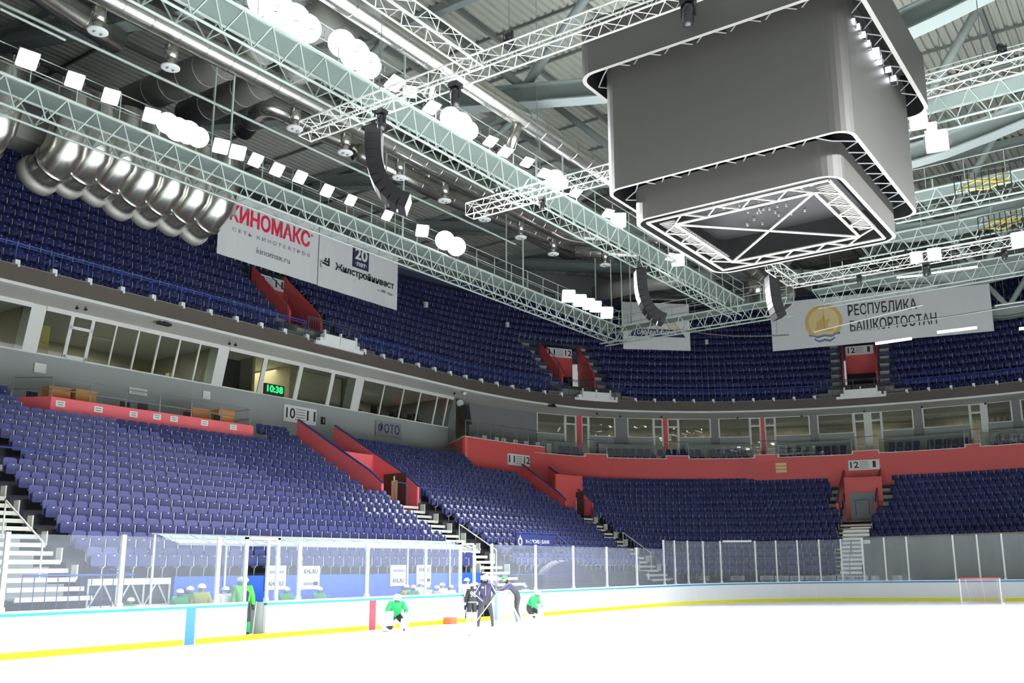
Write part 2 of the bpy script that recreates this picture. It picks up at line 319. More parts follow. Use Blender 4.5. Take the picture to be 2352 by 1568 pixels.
# red vomitories
def vomitory(i):
    w, st, rail = MB(), MB(), MB(); kf, kb = 7.55, (14.6 if i < 2 else 12.6)
    zf = tread(7.5, vc(i, 7.5))-.15
    for sg in (-1, 1):
        secs = []
        for k in np.linspace(kf, kb, 8):
            c = vc(i, k); t = TAN(c); p = B(c, off(k, c), 0)+t*sg*VH
            zt = tread(k, c)+1.15 if k > kf+.2 else tread(k, c)+1.0
            secs.append([p-t*.08+UPZ*(zf-.5), p+t*.08+UPZ*(zf-.5), p+t*.08+UPZ*zt, p-t*.08+UPZ*zt])
            if i == 0 and sg < 0: pass
        w.loft(secs)
        rail.path([0.5*(q[2]+q[3])+UPZ*.05 for q in secs], .05, 5)
        for k in np.arange(8, kb-.3, .5):       # concrete side steps
            c = vc(i, k); t, n = TAN(c), NRM(c); p = B(c, off(k, c), tread(k, c)+.02)
            st.obox(p+t*sg*(VH+.48)-UPZ*.12, t*.38, n*.22, UPZ*.13)
    cb = vc(i, kb)
    w.obox(B(cb, off(kb-3.4, cb), zf+1.3), TAN(cb)*VH, NRM(cb)*.06, UPZ*1.7)
    secs = [[B(vc(i, k), off(k, vc(i, k)), zf-.05*(k > 9))+TAN(vc(i, k))*VH*sg+UPZ*dz for sg, dz in ((-1, -.1), (1, -.1), (1, 0), (-1, 0))] for k in np.linspace(kf, kb, 4)]
    fl = MB(); fl.loft(secs)
    r = sroot('wall_vomitory', tuple(B(vc(i, 8), off(8, vc(i, 8)), zf)))
    w.build('passage_walls', 'red' if i != 1 else 'redpale', r); rail.build('wall_capping', 'bluerail' if i < 3 else 'darkrail', r); st.build('side_steps', 'step', r); fl.build('passage_floor', 'concrete', r)
    if i == 3:
        d = MB(); d.obox(B(cb, off(kb-3.5, cb)+.1, zf+.95), TAN(cb)*.98, NRM(cb)*.03, UPZ*1.0); d.build('passage_door', 'gdark', r)
        w = MB(); w.obox(B(cb, .75, 7.95), TAN(cb)*VH, NRM(cb)*.15, UPZ*.5); w.build('lintel', 'red', r)
    else:                                        # poster on the inner face of the right wall
        k = 8.4; c = vc(i, k); q = B(c, off(k+.9, c), 0)+TAN(c)*(VH-.1); 
        r2 = root('poster', 'dark poster on the red passage wall, %s' % ('by the nearest stairs', 'of the side stand', 'in the corner of the stand')[i], 'poster', q+UPZ*(tread(8, c)-.1))
        d = MB(); d.obox(q+UPZ*(tread(8, c)+.75), NRM(c)*.75, TAN(c)*.02, UPZ*.8); d.build('sheet', 'poster', r2)
        d = MB(); d.obox(q-TAN(c)*.025+UPZ*(tread(8, c)+.7), NRM(c)*.2, TAN(c)*.01, UPZ*.5); d.ball(q-TAN(c)*.03+UPZ*(tread(8, c)+1.3), .14, 8, (.6, .2, 1)); d.build('printed_figure', 'goldl', r2)
    c = vc(i, 8); g = root('guard_rail', 'blue guard rail across the open front of the %s passage' % ('nearest red', 'red side stand', 'red corner', 'red end')[i], 'railing', B(vc(i, 7.4), off(7.4, c), tread(7.4, c)))
    d = MB(); p, t, n = B(vc(i, 7.9), off(7.9, vc(i, 7.9)), tread(7.9, c)), TAN(c), NRM(c)
    for a in (-VH+.12, -.1, VH*.62): d.tube(p+t*a, p+t*a+UPZ*1.0, .022)
    d.tube(p-t*.1+UPZ*1.0, p+t*VH*.62+UPZ*1.0, .025)
    for a, b in ((VH+.15, 3.6),): 
        for x in np.linspace(a, b, 4): q = B(c+x, off(7.55, c+x), tread(7.55, c)); d.tube(q, q+UPZ*1.0, .02)
        d.path([B(c+x, off(7.55, c+x), tread(7.55, c)+1.0) for x in np.linspace(a, b, 6)], .025)
    d.build('rail_bars', 'bluerail', g)
for i in range(4): vomitory(i)

# seats -------------------------------------------------------------
def seat_parts():
    bk, pn, br = MB(), MB(), MB()
    o8 = lambda w, z0, z1, c: [(-w+c*.4, z0), (w-c*.4, z0), (w, z0+c*.6), (w, z1-c), (w-c*.4, z1-c*.35), (w-c, z1), (-w+c, z1), (-w+c*.4, z1-c*.35), (-w, z1-c), (-w, z0+c*.6)]
    bk.prism(o8(.215, .42, .9, .07), V3(0, .045, 0), V3(1, 0, 0), V3(0, -.14, 1), V3(0, -.035, 0))
    pn.prism(o8(.2, .36, .70, .06), V3(0, .13, 0), V3(1, 0, 0), V3(0, .03, 1), V3(0, -.045, 0))
    pn.obox((0, .158, .655), (.025, 0, 0), (0, .004, 0), (0, 0, .016), 1)  # pale dot: glossy glint on the folded pan, put in as colour
    br.obox((-.24, .06, .50), (.013, 0, 0), (0, .07, 0), (0, 0, .16)); br.obox((-.24, -.05, .33), (.02, 0, 0), (0, .1, 0), (0, 0, .03)); br.tube((-.24, -.03, 0), (-.24, .0, .5), .018, 5)
    return bk, pn, br
bkm, pnm, brm = seat_parts()
SP = .48; seats = []
for k in range(0, 15):
    g = np.arange(SLO, SHI, .05); P = np.array([B(s, off(k, s), 0)[:2] for s in g]); L = np.concatenate([[0], np.cumsum(np.hypot(*np.diff(P, axis=0).T))])
    gp = gaps(k, True)
    for l in np.arange(.1, L[-1], SP):
        s = float(np.interp(l, L, g))
        if k < kmin(s) or k > kmax(s) or any(a-.02 < s < b+.02 for a, b in gp): continue
        if k >= 13 and -6.2 < s < 5.4: continue
        seats.append((s, k, *B(s, off(k, s), tread(k, s)), *NRM(s)[:2]))
nlow = len(seats)
UPD = lambda u: -1.0-.85*u
UPT = lambda u: 13.92+.77*u
UC = (11.3, 34.2, 54.2, -10.2)
for u in range(14):
    g = np.arange(SLO, SHI, .05); P = np.array([B(s, UPD(u), 0)[:2] for s in g]); L = np.concatenate([[0], np.cumsum(np.hypot(*np.diff(P, axis=0).T))])
    for l in np.arange(.1, L[-1], SP):
        s = float(np.interp(l, L, g))
        if any(abs(s-c) < (2.9 if u < 2 else 2.15) for c in UC) and u < 8: continue
        if (u*7+int(l/SP)) % 23 == 0 and False: continue
        seats.append((s, 100+u, *B(s, UPD(u), UPT(u)), *NRM(s)[:2]))
# suite balcony seats
SUITE = [(34.6, 38.9), (39.2, 40.9), (41.3, 45.6), (48.6, 52.2), (55.8, 61.0), (62.9, 67.5)]
for row in (0, 1):
    for a, b in ((32.2, 33.6), (35.9, 39.2), (39.6, 42.6), (43.4, 46.0), (48.4, 50.6), (51.0, 53.0), (56.0, 58.0), (58.6, 61.2), (63.0, 66.0)):
        for s in np.arange(a, b, .56): seats.append((s, 200+row, *B(s, -.25-1.15*row, 9.42+.5*row), *NRM(s)[:2]))
seats = np.array(seats); px_ = pix(seats[:, 2:5]); dist = np.linalg.norm(seats[:, 2:5]-CAM, axis=1)
infr = (px_[:, 0] > -30) & (px_[:, 0] < W_+40) & (px_[:, 1] > -30) & (px_[:, 1] < H_+30)
seats, dist = seats[infr], dist[infr]
order = np.argsort(dist); near = set(order[:300].tolist())
big = [seats[i] for i in sorted(near, key=lambda i: (seats[i][1], seats[i][0]))]
proto = None; cnt = {}
for q in big:
    s, k = q[0], int(q[1]); blk = 'L' if s < vc(0, k) else 'M'
    cnt.setdefault((k, blk), []).append(q)
for (k, blk), lst in sorted(cnt.items()):
    lst.sort(key=lambda q: q[0])
    if blk == 'L': lst = lst[::-1]
    for j, q in enumerate(lst):
        lab = 'blue folding seat, %s row up, %s seat %s of the nearest white stairs' % (ordw(k), ordw(j+1), 'right' if blk == 'M' else 'left')
        rz = math.atan2(-q[5], q[6]); loc = tuple(q[2:5])
        if proto is None:
            proto = root('stadium_seat', lab, 'seat', loc, 'blue folding seats nearest the camera', rz, True)
            parts = [bkm.build('backrest', 'seat', proto), pnm.build('seat_pan', ['seatpan', 'bracket'], proto), brm.build('bracket', 'bracket', proto)]
            proto['_base'] = (0, 0, 0)
        else:
            r = proto.copy(); COL.objects.link(r); r.location = loc; r.rotation_euler.z = rz; r['label'] = lab
            for p in parts: c = p.copy(); COL.objects.link(c); c.parent = r
rest = np.array([seats[i] for i in range(len(seats)) if i not in near])
allv = []; allf = []; allm = []; lens = 0; base = []
for m_, mi in ((bkm, 0), (pnm, 1), (brm, 2)): base.append((np.array(m_.v), m_.f, [2 if a else mi for a in m_.m] if mi == 1 else [mi]*len(m_.f)))
BV = np.concatenate([b[0] for b in base]); BF = []; BM = []; o_ = 0
for v, f, m in base: BF += [tuple(i+o_ for i in q) for q in f]; BM += m; o_ += len(v)
nx, ny = rest[:, 5], rest[:, 6]                  # local y -> n, local x -> (ny,-nx)
# the two mass meshes share the seat shape: one numpy pass
def mass(R):
    n = len(R); nx, ny = R[:, 5:6], R[:, 6:7]
    X = R[:, 2:3]+BV[None, :, 0]*ny+BV[None, :, 1]*nx; Y = R[:, 3:4]-BV[None, :, 0]*nx+BV[None, :, 1]*ny; Z = R[:, 4:5]+BV[None, :, 2]+0*X
    V = np.stack([X, Y, Z], -1).reshape(-1, 3)
    ls = np.array([len(f) for f in BF]); idx = np.concatenate([np.array(f) for f in BF]); nv = len(BV)
    LI = (idx[None, :]+np.arange(n)[:, None]*nv).reshape(-1); LT = np.tile(ls, n); LS = np.concatenate([[0], np.cumsum(LT)[:-1]])
    me = bpy.data.meshes.new('stadium_seats'); me.vertices.add(len(V)); me.vertices.foreach_set('co', V.reshape(-1)); me.loops.add(len(LI)); me.loops.foreach_set('vertex_index', LI.astype(np.int32))
    me.polygons.add(len(LT)); me.polygons.foreach_set('loop_start', LS.astype(np.int32)); me.polygons.foreach_set('loop_total', LT.astype(np.int32))
    for m in ('seat', 'seatpan', 'bracket'): me.materials.append(K[m])
    me.polygons.foreach_set('material_index', np.tile(BM, n).astype(np.int32)); me.update(calc_edges=True); me.validate()
    o = bpy.data.objects.new('stadium_seats', me); COL.objects.link(o); o['kind'] = 'stuff'; return tag(o, 'rows of blue folding seats farther up and around the lower and upper stands', 'seats')
mass(rest)


# ------------------------------------------------------------------ gray side wall, press windows, fascia and soffit
def s_at(x, y, d):                              # arc length where the ray through a photo pixel meets the surface d metres inside the fascia line; height too
    ss = np.arange(-30, 90, .05); p, t, n = M(ss); q = p+n*d; dr = ray(x, y)
    i = np.abs(np.arctan2(dr[1], dr[0])-np.arctan2(q[:, 1]-CAM[1], q[:, 0]-CAM[0])).argmin()
    return float(ss[i]), float(CAM[2]+np.hypot(*(q[i]-CAM[:2]))*dr[2]/np.hypot(dr[0], dr[1]))
ZS = 13.5; WE = 23.75
mb = MB(); mb.box((SLO-10, 31.8, 7.5), (WE, 32.1, 11.37)); struct('wall_press_gallery', mb, 'gwall')
mb = MB(); mb.box((WE-.1, 31.3, 8.5), (WE+.1, 37.5, ZS)); struct('wall_gallery_end', mb, 'gdark')
mb = MB(); sweep(mb, [(0, ZS), (0, 14.2), (-.3, 14.2), (-.3, ZS)], SLO, SHI); struct('trim_fascia', mb, 'fascia')
mb = MB(); sweep(mb, [(.05, ZS-.13), (.05, ZS), (-.3, ZS), (-.3, ZS-.13)], SLO, SHI); struct('trim_soffit_edge', mb, 'frame')
mb = MB(); sweep(mb, [(-.2, ZS), (-9.5, ZS), (-9.5, ZS-.1), (-.2, ZS-.1)], SLO, SHI); struct('ceiling_soffit', mb, 'soffit')
mb = MB(); sweep(mb, [(-.02, 14.18), (-.02, 14.24), (-.32, 14.24), (-.32, 14.18)], SLO, SHI); struct('trim_fascia_cap', mb, 'gdark')
WT = lambda X, f, o=0: V3(X, 31.8-.52*f-o, 11.37+(ZS-11.37)*f)      # on the outward-leaning window plane, f = 0 sill .. 1 head
def wbar(mb, X0, X1, f0, f1, th=.06):
    c = (WT(X0, f0)+WT(X1, f1))/2; u = unit(WT(0, 1)-WT(0, 0)); n = np.cross(V3(1, 0, 0), u)
    mb.obox(c, V3((X1-X0)/2, 0, 0), u*abs(f1-f0)*2.19/2, n*th)
bays = [(-14, -4.09, [-12.5, -10.5, -8.4, -6.2], .05), (-3.47, 5.26, [-2.34, -1.31, -.24, .88, 1.97, 3.06, 4.18], .035), (5.9, 14.78, [8.2, 10.63, 12.98], .13), (15.44, 23.6, [17.15, 18.87, 20.42, 22.05, 23.1], .035)]
for i, (a, b, ms, hw) in enumerate(bays):
    r = sroot('window_%d' % (i+1), tuple(WT(a, 0)))
    mb = MB(); wbar(mb, a, b, .87, 1.0); wbar(mb, a, b, 0, .03, .05); mb.build('window_head', 'frame', r)
    cuts = [a]+ms+[b]
    for m in ms: mb = MB(); wbar(mb, m-hw, m+hw, 0, .99, .04); mb.build('mullion', 'frame', r)
    for p, q in zip(cuts[:-1], cuts[1:]): mb = MB(); mb.add([WT(p, .0), WT(q, .0), WT(q, .9), WT(p, .9)], [(0, 1, 2, 3)]); mb.build('pane', 'winglass', r)
    if i == 1:
        mb = MB()
        for X0, X1, f0, f1 in ((-2.34, -1.31, .62, .68), (-2.34, -1.31, .02, .09), (-2.34, -2.22, .02, .9), (-1.43, -1.31, .02, .9)): wbar(mb, X0, X1, f0, f1, .05)
        mb.build('white_casement', 'frame', r)
for i, (a, b) in enumerate(((-4.09, -3.47), (5.26, 5.9), (14.78, 15.44))):
    mb = MB(); u = WT(0, 1)-WT(0, 0); mb.loft([[WT(a, f), WT(b, f), WT(b, f)+V3(0, .7, 0), WT(a, f)+V3(0, .7, 0)] for f in (-.01, 1)]); struct('trim_pillar_%d' % (i+1), mb, 'frame')
# rooms behind the windows
mb = MB(); mb.box((SLO-10, 37.3, 10.9), (WE, 37.5, ZS)); struct('wall_gallery_back', mb, 'room')
mb = MB(); mb.box((SLO-10, 32.05, 11.1), (WE, 37.4, 11.25)); struct('floor_gallery', mb, 'roomdark')
for i, X in enumerate((-4.0, 5.6, 8.15, 10.65, 15.1)): mb = MB(); mb.box((X-.08, 32.2, 11.2), (X+.08, 37.4, ZS-.1)); struct('wall_partition_%d' % (i+1), mb, 'room')
mb = MB(); mb.box((5.75, 33.2, 11.25), (8.05, 33.3, 13.3)); solo('curtain', mb, 'roomdark', 'black curtain behind the press window left of the green clock', 'curtain')
mb = MB(); mb.box((10.8, 32.7, 11.25), (14.9, 32.76, 13.35)); solo('roller_blind', mb, 'room', 'plain beige blind behind the press windows right of the green clock', 'blind')
def box_thing(name, lo, hi, m, label, cat, group=None, bev=None):
    mb = MB(); lo, hi = V3(*lo), V3(*hi); mb.box(lo, hi)
    if bev: mb.box(lo+V3(.05, -.03, .08), V3(hi[0]-.05, lo[1], hi[2]-.08))
    return solo(name, mb, m, label, cat, group)
box_thing('cupboard', (-2.95, 33, 11.25), (-2.35, 33.5, 13.0), 'cream', 'tall cream cupboard behind the first press window past the white pillar', 'cupboard', None, 1)
box_thing('wardrobe', (-3.4, 33.1, 11.25), (-2.98, 33.6, 13.05), 'poster', 'dark brown wardrobe beside the cream cupboard in the press room', 'wardrobe', None, 1)
for i, (X, w, h) in enumerate(((-.75, .5, .5), (1.5, .75, .33), (3.75, .6, .5))):
    mb = MB(); mb.box((X-w, 32.3, 11.25), (X+w, 32.7, 11.4)); mb.box((X-w*.8, 32.35, 11.4), (X-w*.1, 32.65, 11.25+h)); mb.box((X-w*.1, 32.35, 11.4), (X+w*.9, 32.65, 11.25+h*.55))
    solo('stack_of_boxes', mb, 'cream', ('cream boxes on the sill under the white casement side of the press room', 'low cream boxes on the sill in the middle of the press room', 'cream boxes on the sill at the far end of the press room')[i], 'box')
for i, X in enumerate((16.3, 18.0, 19.6, 20.2, 21.2, 21.8)):
    mb = MB(); mb.box((X-.25, 32.6, 11.25), (X+.25, 33, 11.72)); mb.box((X-.25, 33, 11.6), (X+.25, 33.06, 12.1+.1*(i % 2)))
    solo('office_chair', mb, 'roomdark', 'dark office chair behind the last press window, %s from the white pillar' % ordw(i+1), 'chair', 'dark chairs in the last press room')
for i, (X, c) in enumerate(((-9, 1), (1, 1.0), (7, .1), (9.35, .9), (19.5, .8))):
    l = bpy.data.lights.new('room_light', 'AREA'); l.energy = 120*c; l.size = 2.5; l.color = (1, .9, .68) if i == 3 else (.95, 1, .93); o = bpy.data.objects.new('room_light', l); COL.objects.link(o); o.location = (X, 34.6, ZS-.2)
    mb = MB(); mb.box((X-.6, 34.7, ZS-.14), (X+.6, 35.3, ZS-.1)); solo('ceiling_light', mb, 'frame', 'flat ceiling light panel in the press room, %s along the gallery' % ordw(i+1), 'ceiling light')
# LED clock on the sill
r = root('wall_clock', 'black digital clock with green digits 10:38 on the press window sill', 'clock', (8.95, 31.5, 11.4))
mb = MB(); mb.box((8.33, 31.45, 11.38), (9.62, 31.6, 11.95)); mb.build('housing', 'black', r)
text('10:38', .36, (8.95, 31.45, 11.67), (1, 0, 0), (0, 0, 1), 'led', r, 1.05, 'digits', .012)
# small fittings under the soffit
for i, (x, y, nm) in enumerate(((177, 706, 's'), (197, 709, 's'), (377, 744, 'p'), (527, 788, 's'), (541, 791, 's'), (1044, 903, 's'), (1068, 903, 'w'), (1268, 932, 'p'), (1371, 949, 's'), (1425, 956, 's'), (1519, 957, 's'), (1694, 959, 's'), (1841, 955, 's'), (1985, 944, 's'), (2117, 934, 's'), (2263, 926, 's'))):
    p = at(x, y, Z=ZS-.2); mb = MB(); m = 'black'
    if nm == 's': mb.tube(p, p+UPZ*.2, .02); mb.ball(p-UPZ*.03, .075, 8, (1, 1.3, .8))
    elif nm == 'p': mb.box(p-V3(.3, .15, .05), p+V3(.3, .15, .06)); mb.box(p-V3(.12, .2, .0), p+V3(.12, .2, .1)); mb.tube(p+UPZ*.06, p+UPZ*.2, .03)
    else: mb.tube(p-V3(.15, .1, .05), p+V3(.15, .1, .05), .1, 10); mb.tube(p, p+UPZ*.2, .03); m = 'white'
    solo({'s': 'security_camera', 'p': 'projector', 'w': 'spotlight'}[nm], mb, m, 'small %s under the white soffit, %s along from the near end' % ({'s': 'black camera', 'p': 'dark flat fixture', 'w': 'white spotlight'}[nm], ordw(i+1)), {'s': 'camera', 'p': 'fixture', 'w': 'spotlight'}[nm])

# press balcony with its red front
r = sroot('wall_press_balcony', (-.3, 28, 7.9))
mb = MB(); pl = [(-5.75, 28.9), (-4.9, 27.62), (4.62, 27.62), (4.62, 28.2), (4.75, 31.7), (-5.75, 31.7)]
mb.prism([(p[0], p[1]) for p in pl], V3(0, 0, 7.6), V3(1, 0, 0), V3(0, 1, 0), V3(0, 0, .75)); mb.build('balcony_floor', 'concrete', r)
mb = MB(); q = [V3(-5.75, 28.9, 0), V3(-4.9, 27.6, 0), V3(4.65, 27.6, 0)]
for a, b in zip(q[:-1], q[1:]):
    n = np.cross(unit(b-a), UPZ); mb.loft([[p+n*.02+UPZ*7.7, p-n*.12+UPZ*7.7, p-n*.12+UPZ*8.82, p+n*.02+UPZ*8.82] for p in (a, b)])
mb.build('red_front', 'redpale', r)
g = root('balcony_railing', 'steel railing on the red front of the press balcony under the windows', 'railing', (-.3, 27.65, 8.8)); mb = MB()
pts = [V3(-5.7, 28.9, 0), V3(-4.85, 27.67, 0), V3(4.5, 27.67, 0), V3(4.5, 29.3, 0)]
for z in (9.15, 9.6): mb.path([p+UPZ*z for p in pts], .028)
for X in (-4.85, -3.3, -1.75, -.2, 1.35, 2.9, 4.5): mb.tube((X, 27.67, 8.8), (X, 27.67, 9.62), .028)
mb.tube((-5.7, 28.9, 8.3), (-5.7, 28.9, 9.6), .028); mb.build('rail_bars', 'rail', g)
for i, (x, y) in enumerate(((139, 927), (226, 940), (307, 951), (361, 957), (400, 962), (470, 971), (536, 981))):
    p = at(x, y, Y=27.57); rr = root('notice', 'small white notice on the red press balcony front, %s from the near end' % ordw(i+1), 'notice', p, 'notices on the press balcony front')
    mb = MB(); plate(mb, p, (1, 0, 0), UPZ, .36, .24, .02); mb.build('sheet', 'white', rr)
    mb = MB(); [plate(mb, p+V3(dx, -.012, dz), (1, 0, 0), UPZ, w, .035, .01) for dx, dz, w in ((0, .05, .24), (0, -.04, .2))]; mb.build('printing', 'bgrey', rr)
for i, (X, Y) in enumerate(((-3.6, 29.4), (-2.6, 29.2), (3.0, 29.3), (4.05, 28.8))):
    rr = root('desk', 'orange wooden desk on the press balcony, %s from the near end' % ordw(i+1), 'desk', (X, Y, 8.35), 'wooden desks on the press balcony')
    mb = MB(); mb.box((X-.45, Y, 8.55), (X+.45, Y+.04, 9.55)); mb.build('front_panel', 'desk', rr)
    mb = MB(); mb.box((X-.47, Y-.05, 9.55), (X+.47, Y+.6, 9.6)); mb.build('desk_top', 'desk', rr)
    for sx in (-.42, .42): mb = MB(); mb.box((X+sx-.03, Y+.02, 8.35), (X+sx+.03, Y+.55, 9.55)); mb.build('leg', 'desk', rr)
for i, (X, Y) in enumerate(((-4.6, 29.8), (-1.1, 29), (2.1, 29.2), (3.5, 28.9), (-.4, 28.8))):
    rr = root('chair', 'black chair on the press balcony, %s from the near end' % ordw(sorted((-4.6, -1.1, 2.1, 3.5, -.4)).index(X)+1), 'chair', (X, Y, 8.35), 'black chairs on the press balcony')
    mb = MB(); mb.box((X-.22, Y-.2, 8.78), (X+.22, Y+.22, 8.84)); mb.build('seat', 'black', rr)
    mb = MB(); mb.box((X-.22, Y-.22, 8.9), (X+.22, Y-.18, 9.28)); mb.build('backrest', 'black', rr)
    for a, b in ((-1, -1), (1, -1), (1, 1), (-1, 1)): mb = MB(); mb.tube((X+a*.19, Y+b*.19, 8.35), (X+a*.19, Y+b*.19, 8.8), .015, 5); mb.build('leg', 'rail', rr)
def sign(name, label, c, r_, u_, w, h, bg='white', lines=(), grey=None, cat='sign', group=None, frame=None):
    c = np.asarray(c, float); rr = root(name, label, cat, c-UPZ*h/2, group); mb = MB(); plate(mb, c, r_, u_, w, h, .05); mb.build('board', bg, rr)
    r1, u1 = unit(r_), unit(u_); n = np.cross(r1, u1)
    for (t, dx, dy, hh, m, wd, bo) in lines: text(t, hh, c+r1*dx+u1*dy, r1, u1, m, rr, wd, 'lettering', bo)
    if grey:
        mb = MB(); [plate(mb, c+r1*grey[0]+u1*dy+n*.008, r1, u1, grey[1]*(1-.1*(i % 2)), h*.05, .012) for i, dy in enumerate(np.linspace(-.32, .32, 5)*h)]; mb.build('small_print', 'bgrey', rr)
    return rr
X1 = V3(1, 0, 0)
def num(label, c, r_, w, h, a, b): return sign('sector_sign', label, c, r_, UPZ, w, h, 'white', [(a, -w*.33, 0, h*.62, 'ink', w*.27, .012), (b, w*.33, 0, h*.62, 'ink', w*.27 if len(b) > 1 else w*.1, .012)], (0, w*.3))
num('white 10 and 11 sector sign on the gray press gallery wall', at(690, 953, Y=31.72), X1, 2.3, .92, '10', '11')
sign('photo_sign', 'grey sign reading ФОТО on the gray press gallery wall', at(893, 986, Y=31.72), X1, UPZ, 2.25, .95, 'bgrey', [('ФОТО', 0, 0, .52, 'bnavy', 1.85, .006)])
sign('small_sign', 'tiny black sign on the gray wall right of the 10 and 11 sector sign', at(743, 966, Y=31.72), X1, UPZ, .28, .4, 'black', [('3', 0, 0, .2, 'white', None, 0)])
for i, (x, y, w, h) in enumerate(((93, 845, .5, .42), (475, 907, .42, .4), (318, 899, .9, .3))):
    sign('wall_plate', ('blank white plate on the gray wall under the first white pillar', 'blank white plate on the gray wall under the second white pillar', 'white plate with small print on the gray wall above the press balcony')[i], at(x, y, Y=31.72), X1, UPZ, w, h, 'white', (), (0, w*.8) if i == 2 else None)

# red parapet of the end balconies, terrace at the corner
up_ = [tuple(s_at(x, y, .6)[0] for x, y in ((a, yy), (b, yy))) for a, b, yy in ((1344, 1394, 1048), (1530, 1582, 1054), (1733, 1788, 1053), (1958, 2019, 1043), (2218, 2252, 1026))]
rw = sroot('wall_red_parapet', tuple(B(45, .6, 7.6)))
mb = MB(); sweep(mb, [(.62, 7.4), (.62, 9.83), (.45, 9.83), (.45, 7.4)], 29.2, SHI)
for a, b in up_: sweep(mb, [(.64, 9.6), (.64, 10.05), (.44, 10.05), (.44, 9.6)], a, b)
mb.build('red_wall', 'red', rw)
mb = MB(); cur = 28.2
for a, b in up_+[(SHI, SHI)]:
    sweep(mb, [(.66, 9.83), (.66, 9.88), (.42, 9.88), (.42, 9.83)], cur, a)
    if b > a: sweep(mb, [(.68, 10.05), (.68, 10.1), (.4, 10.1), (.4, 10.05)], a-.03, b+.03); [mb.obox(B(s, .55, 9.96), TAN(s)*.04, NRM(s)*.12, UPZ*.12) for s in (a, b)]
    cur = b
mb.build('white_capping', 'frame', rw)
cor, wl = B(21.5, .62, 0), V3(23.6, 31.6, 0)
tw = sroot('wall_terrace_parapet', tuple(cor+UPZ*8))
mb = MB(); sweep(mb, [(.62, 7.4), (.62, 10.27), (.42, 10.27), (.42, 7.4)], 21.5, 29.2, .7); n = unit(np.cross(wl-cor, UPZ)); mb.loft([[p+UPZ*7.6, p+n*.18+UPZ*7.6, p+n*.18+UPZ*10.27, p+UPZ*10.27] for p in (cor, wl)]); mb.build('red_wall', 'red', tw)
mb = MB(); sweep(mb, [(.66, 10.27), (.66, 10.32), (.38, 10.32), (.38, 10.27)], 21.5, 29.2, .7); mb.loft([[p-n*.04+UPZ*10.27, p+n*.2+UPZ*10.27, p+n*.2+UPZ*10.32, p-n*.04+UPZ*10.32] for p in (cor, wl)]); mb.build('white_capping', 'frame', tw)
mb = MB(); sweep(mb, [(.5, 9.3), (-.9, 9.3), (-.9, 9.0), (.5, 9.0)], 21.6, SHI); sweep(mb, [(-.85, 9.85), (-8, 9.85), (-8, 9.0), (-.85, 9.0)], 22.5, SHI); struct('floor_balcony', mb, 'concrete')
mb = MB(); sweep(mb, [(-3.0, 9.5), (-3.0, ZS), (-3.3, ZS), (-3.3, 9.5)], 25.6, 31.2, .7); struct('wall_terrace_back', mb, 'gdark')
mb = MB(); sweep(mb, [(-8.2, 9.5), (-8.2, ZS), (-8.4, ZS), (-8.4, 9.5)], 23.5, SHI); struct('wall_suite_back', mb, 'room')
dr = root('glazed_door', 'tall glazed door at the inner corner of the terrace, between the press windows and grey wall', 'door', V3(24.6, 32.8, 9.85)); mb = MB()
a, b = V3(24.0, 32.6, 0), V3(25.6, 32.8, 0)
for f in (0, .5, 1): p = a+(b-a)*f; mb.tube(p+UPZ*9.85, p+UPZ*13.4, .05, 4)
for z in (9.9, 12.3, 13.3): mb.tube(a+UPZ*z, b+UPZ*z, .05, 4)
mb.build('frame', 'frame', dr); mb = MB(); mb.add([a+UPZ*9.9, b+UPZ*9.9, b+UPZ*13.3, a+UPZ*13.3], [(0, 1, 2, 3)]); mb.build('pane', 'winglass', dr)
sp = root('loudspeaker', 'tall black loudspeaker tilted on a stand behind the red terrace corner', 'loudspeaker', B(23.6, -1.2, 9.85)); mb = MB()
p = B(23.6, -1.2, 12.1); mb.obox(p, TAN(23)*.2, V3(0, .2, 0), unit(V3(-.25, 0, 1))*.62); mb.build('cabinet', 'black', sp); mb = MB(); mb.tube(B(23.6, -1.2, 9.85), p, .04); mb.build('pole', 'black', sp)
mb = MB(); p = at(1056, 925, X=24.2); mb.lathe([(.02, -.2), (.22, -.15), (.24, .1), (.2, .14), (.02, .14)], p, (-.5, -.7, -.2), 14); solo('spotlight', mb, 'white', 'round white spotlight at the end of the press window row', 'spotlight')
for i, x in enumerate((1110, 1139, 1154, 1181, 1206, 1233, 1259)):
    s, z = s_at(x, 995, -.4); c = B(s, -.4, 9.3); t, n = TAN(s), NRM(s)
    dk = root('desk', 'grey topped desk with a white slatted side on the red terrace, %s from the corner' % ordw(i+1), 'desk', c, 'desks on the red terrace')
    mb = MB(); [mb.obox(c+n*.1+UPZ*(.5+.27*j), t*.2, n*.02, UPZ*.115) for j in range(4)]; [mb.obox(c+n*.08+t*sx+UPZ*.68, t*.015, n*.02, UPZ*.68) for sx in (-.18, .18)]; mb.build('side_panel', 'frame', dk)
    mb = MB(); mb.obox(c-n*.25-t*.35+UPZ*1.3, t*.5, n*.3, UPZ*.025); mb.build('desk_top', 'gwall', dk)
    if i in (0, 2, 3, 5):
        q = B(s+.62, -1.0, 9.3); ch = root('chair', 'black chair behind the desks on the red terrace, %s from the corner' % ordw((0, 2, 3, 5).index(i)+1), 'chair', q, 'black chairs on the red terrace')
        mb = MB(); mb.obox(q+UPZ*1.2, t*.22, n*.03, UPZ*.25); mb.build('backrest', 'black', ch); mb = MB(); mb.obox(q+UPZ*.8+n*.2, t*.22, n*.22, UPZ*.03); mb.build('seat', 'black', ch); mb = MB(); mb.tube(q+n*.2, q+n*.2+UPZ*.8, .03); mb.build('leg', 'black', ch)
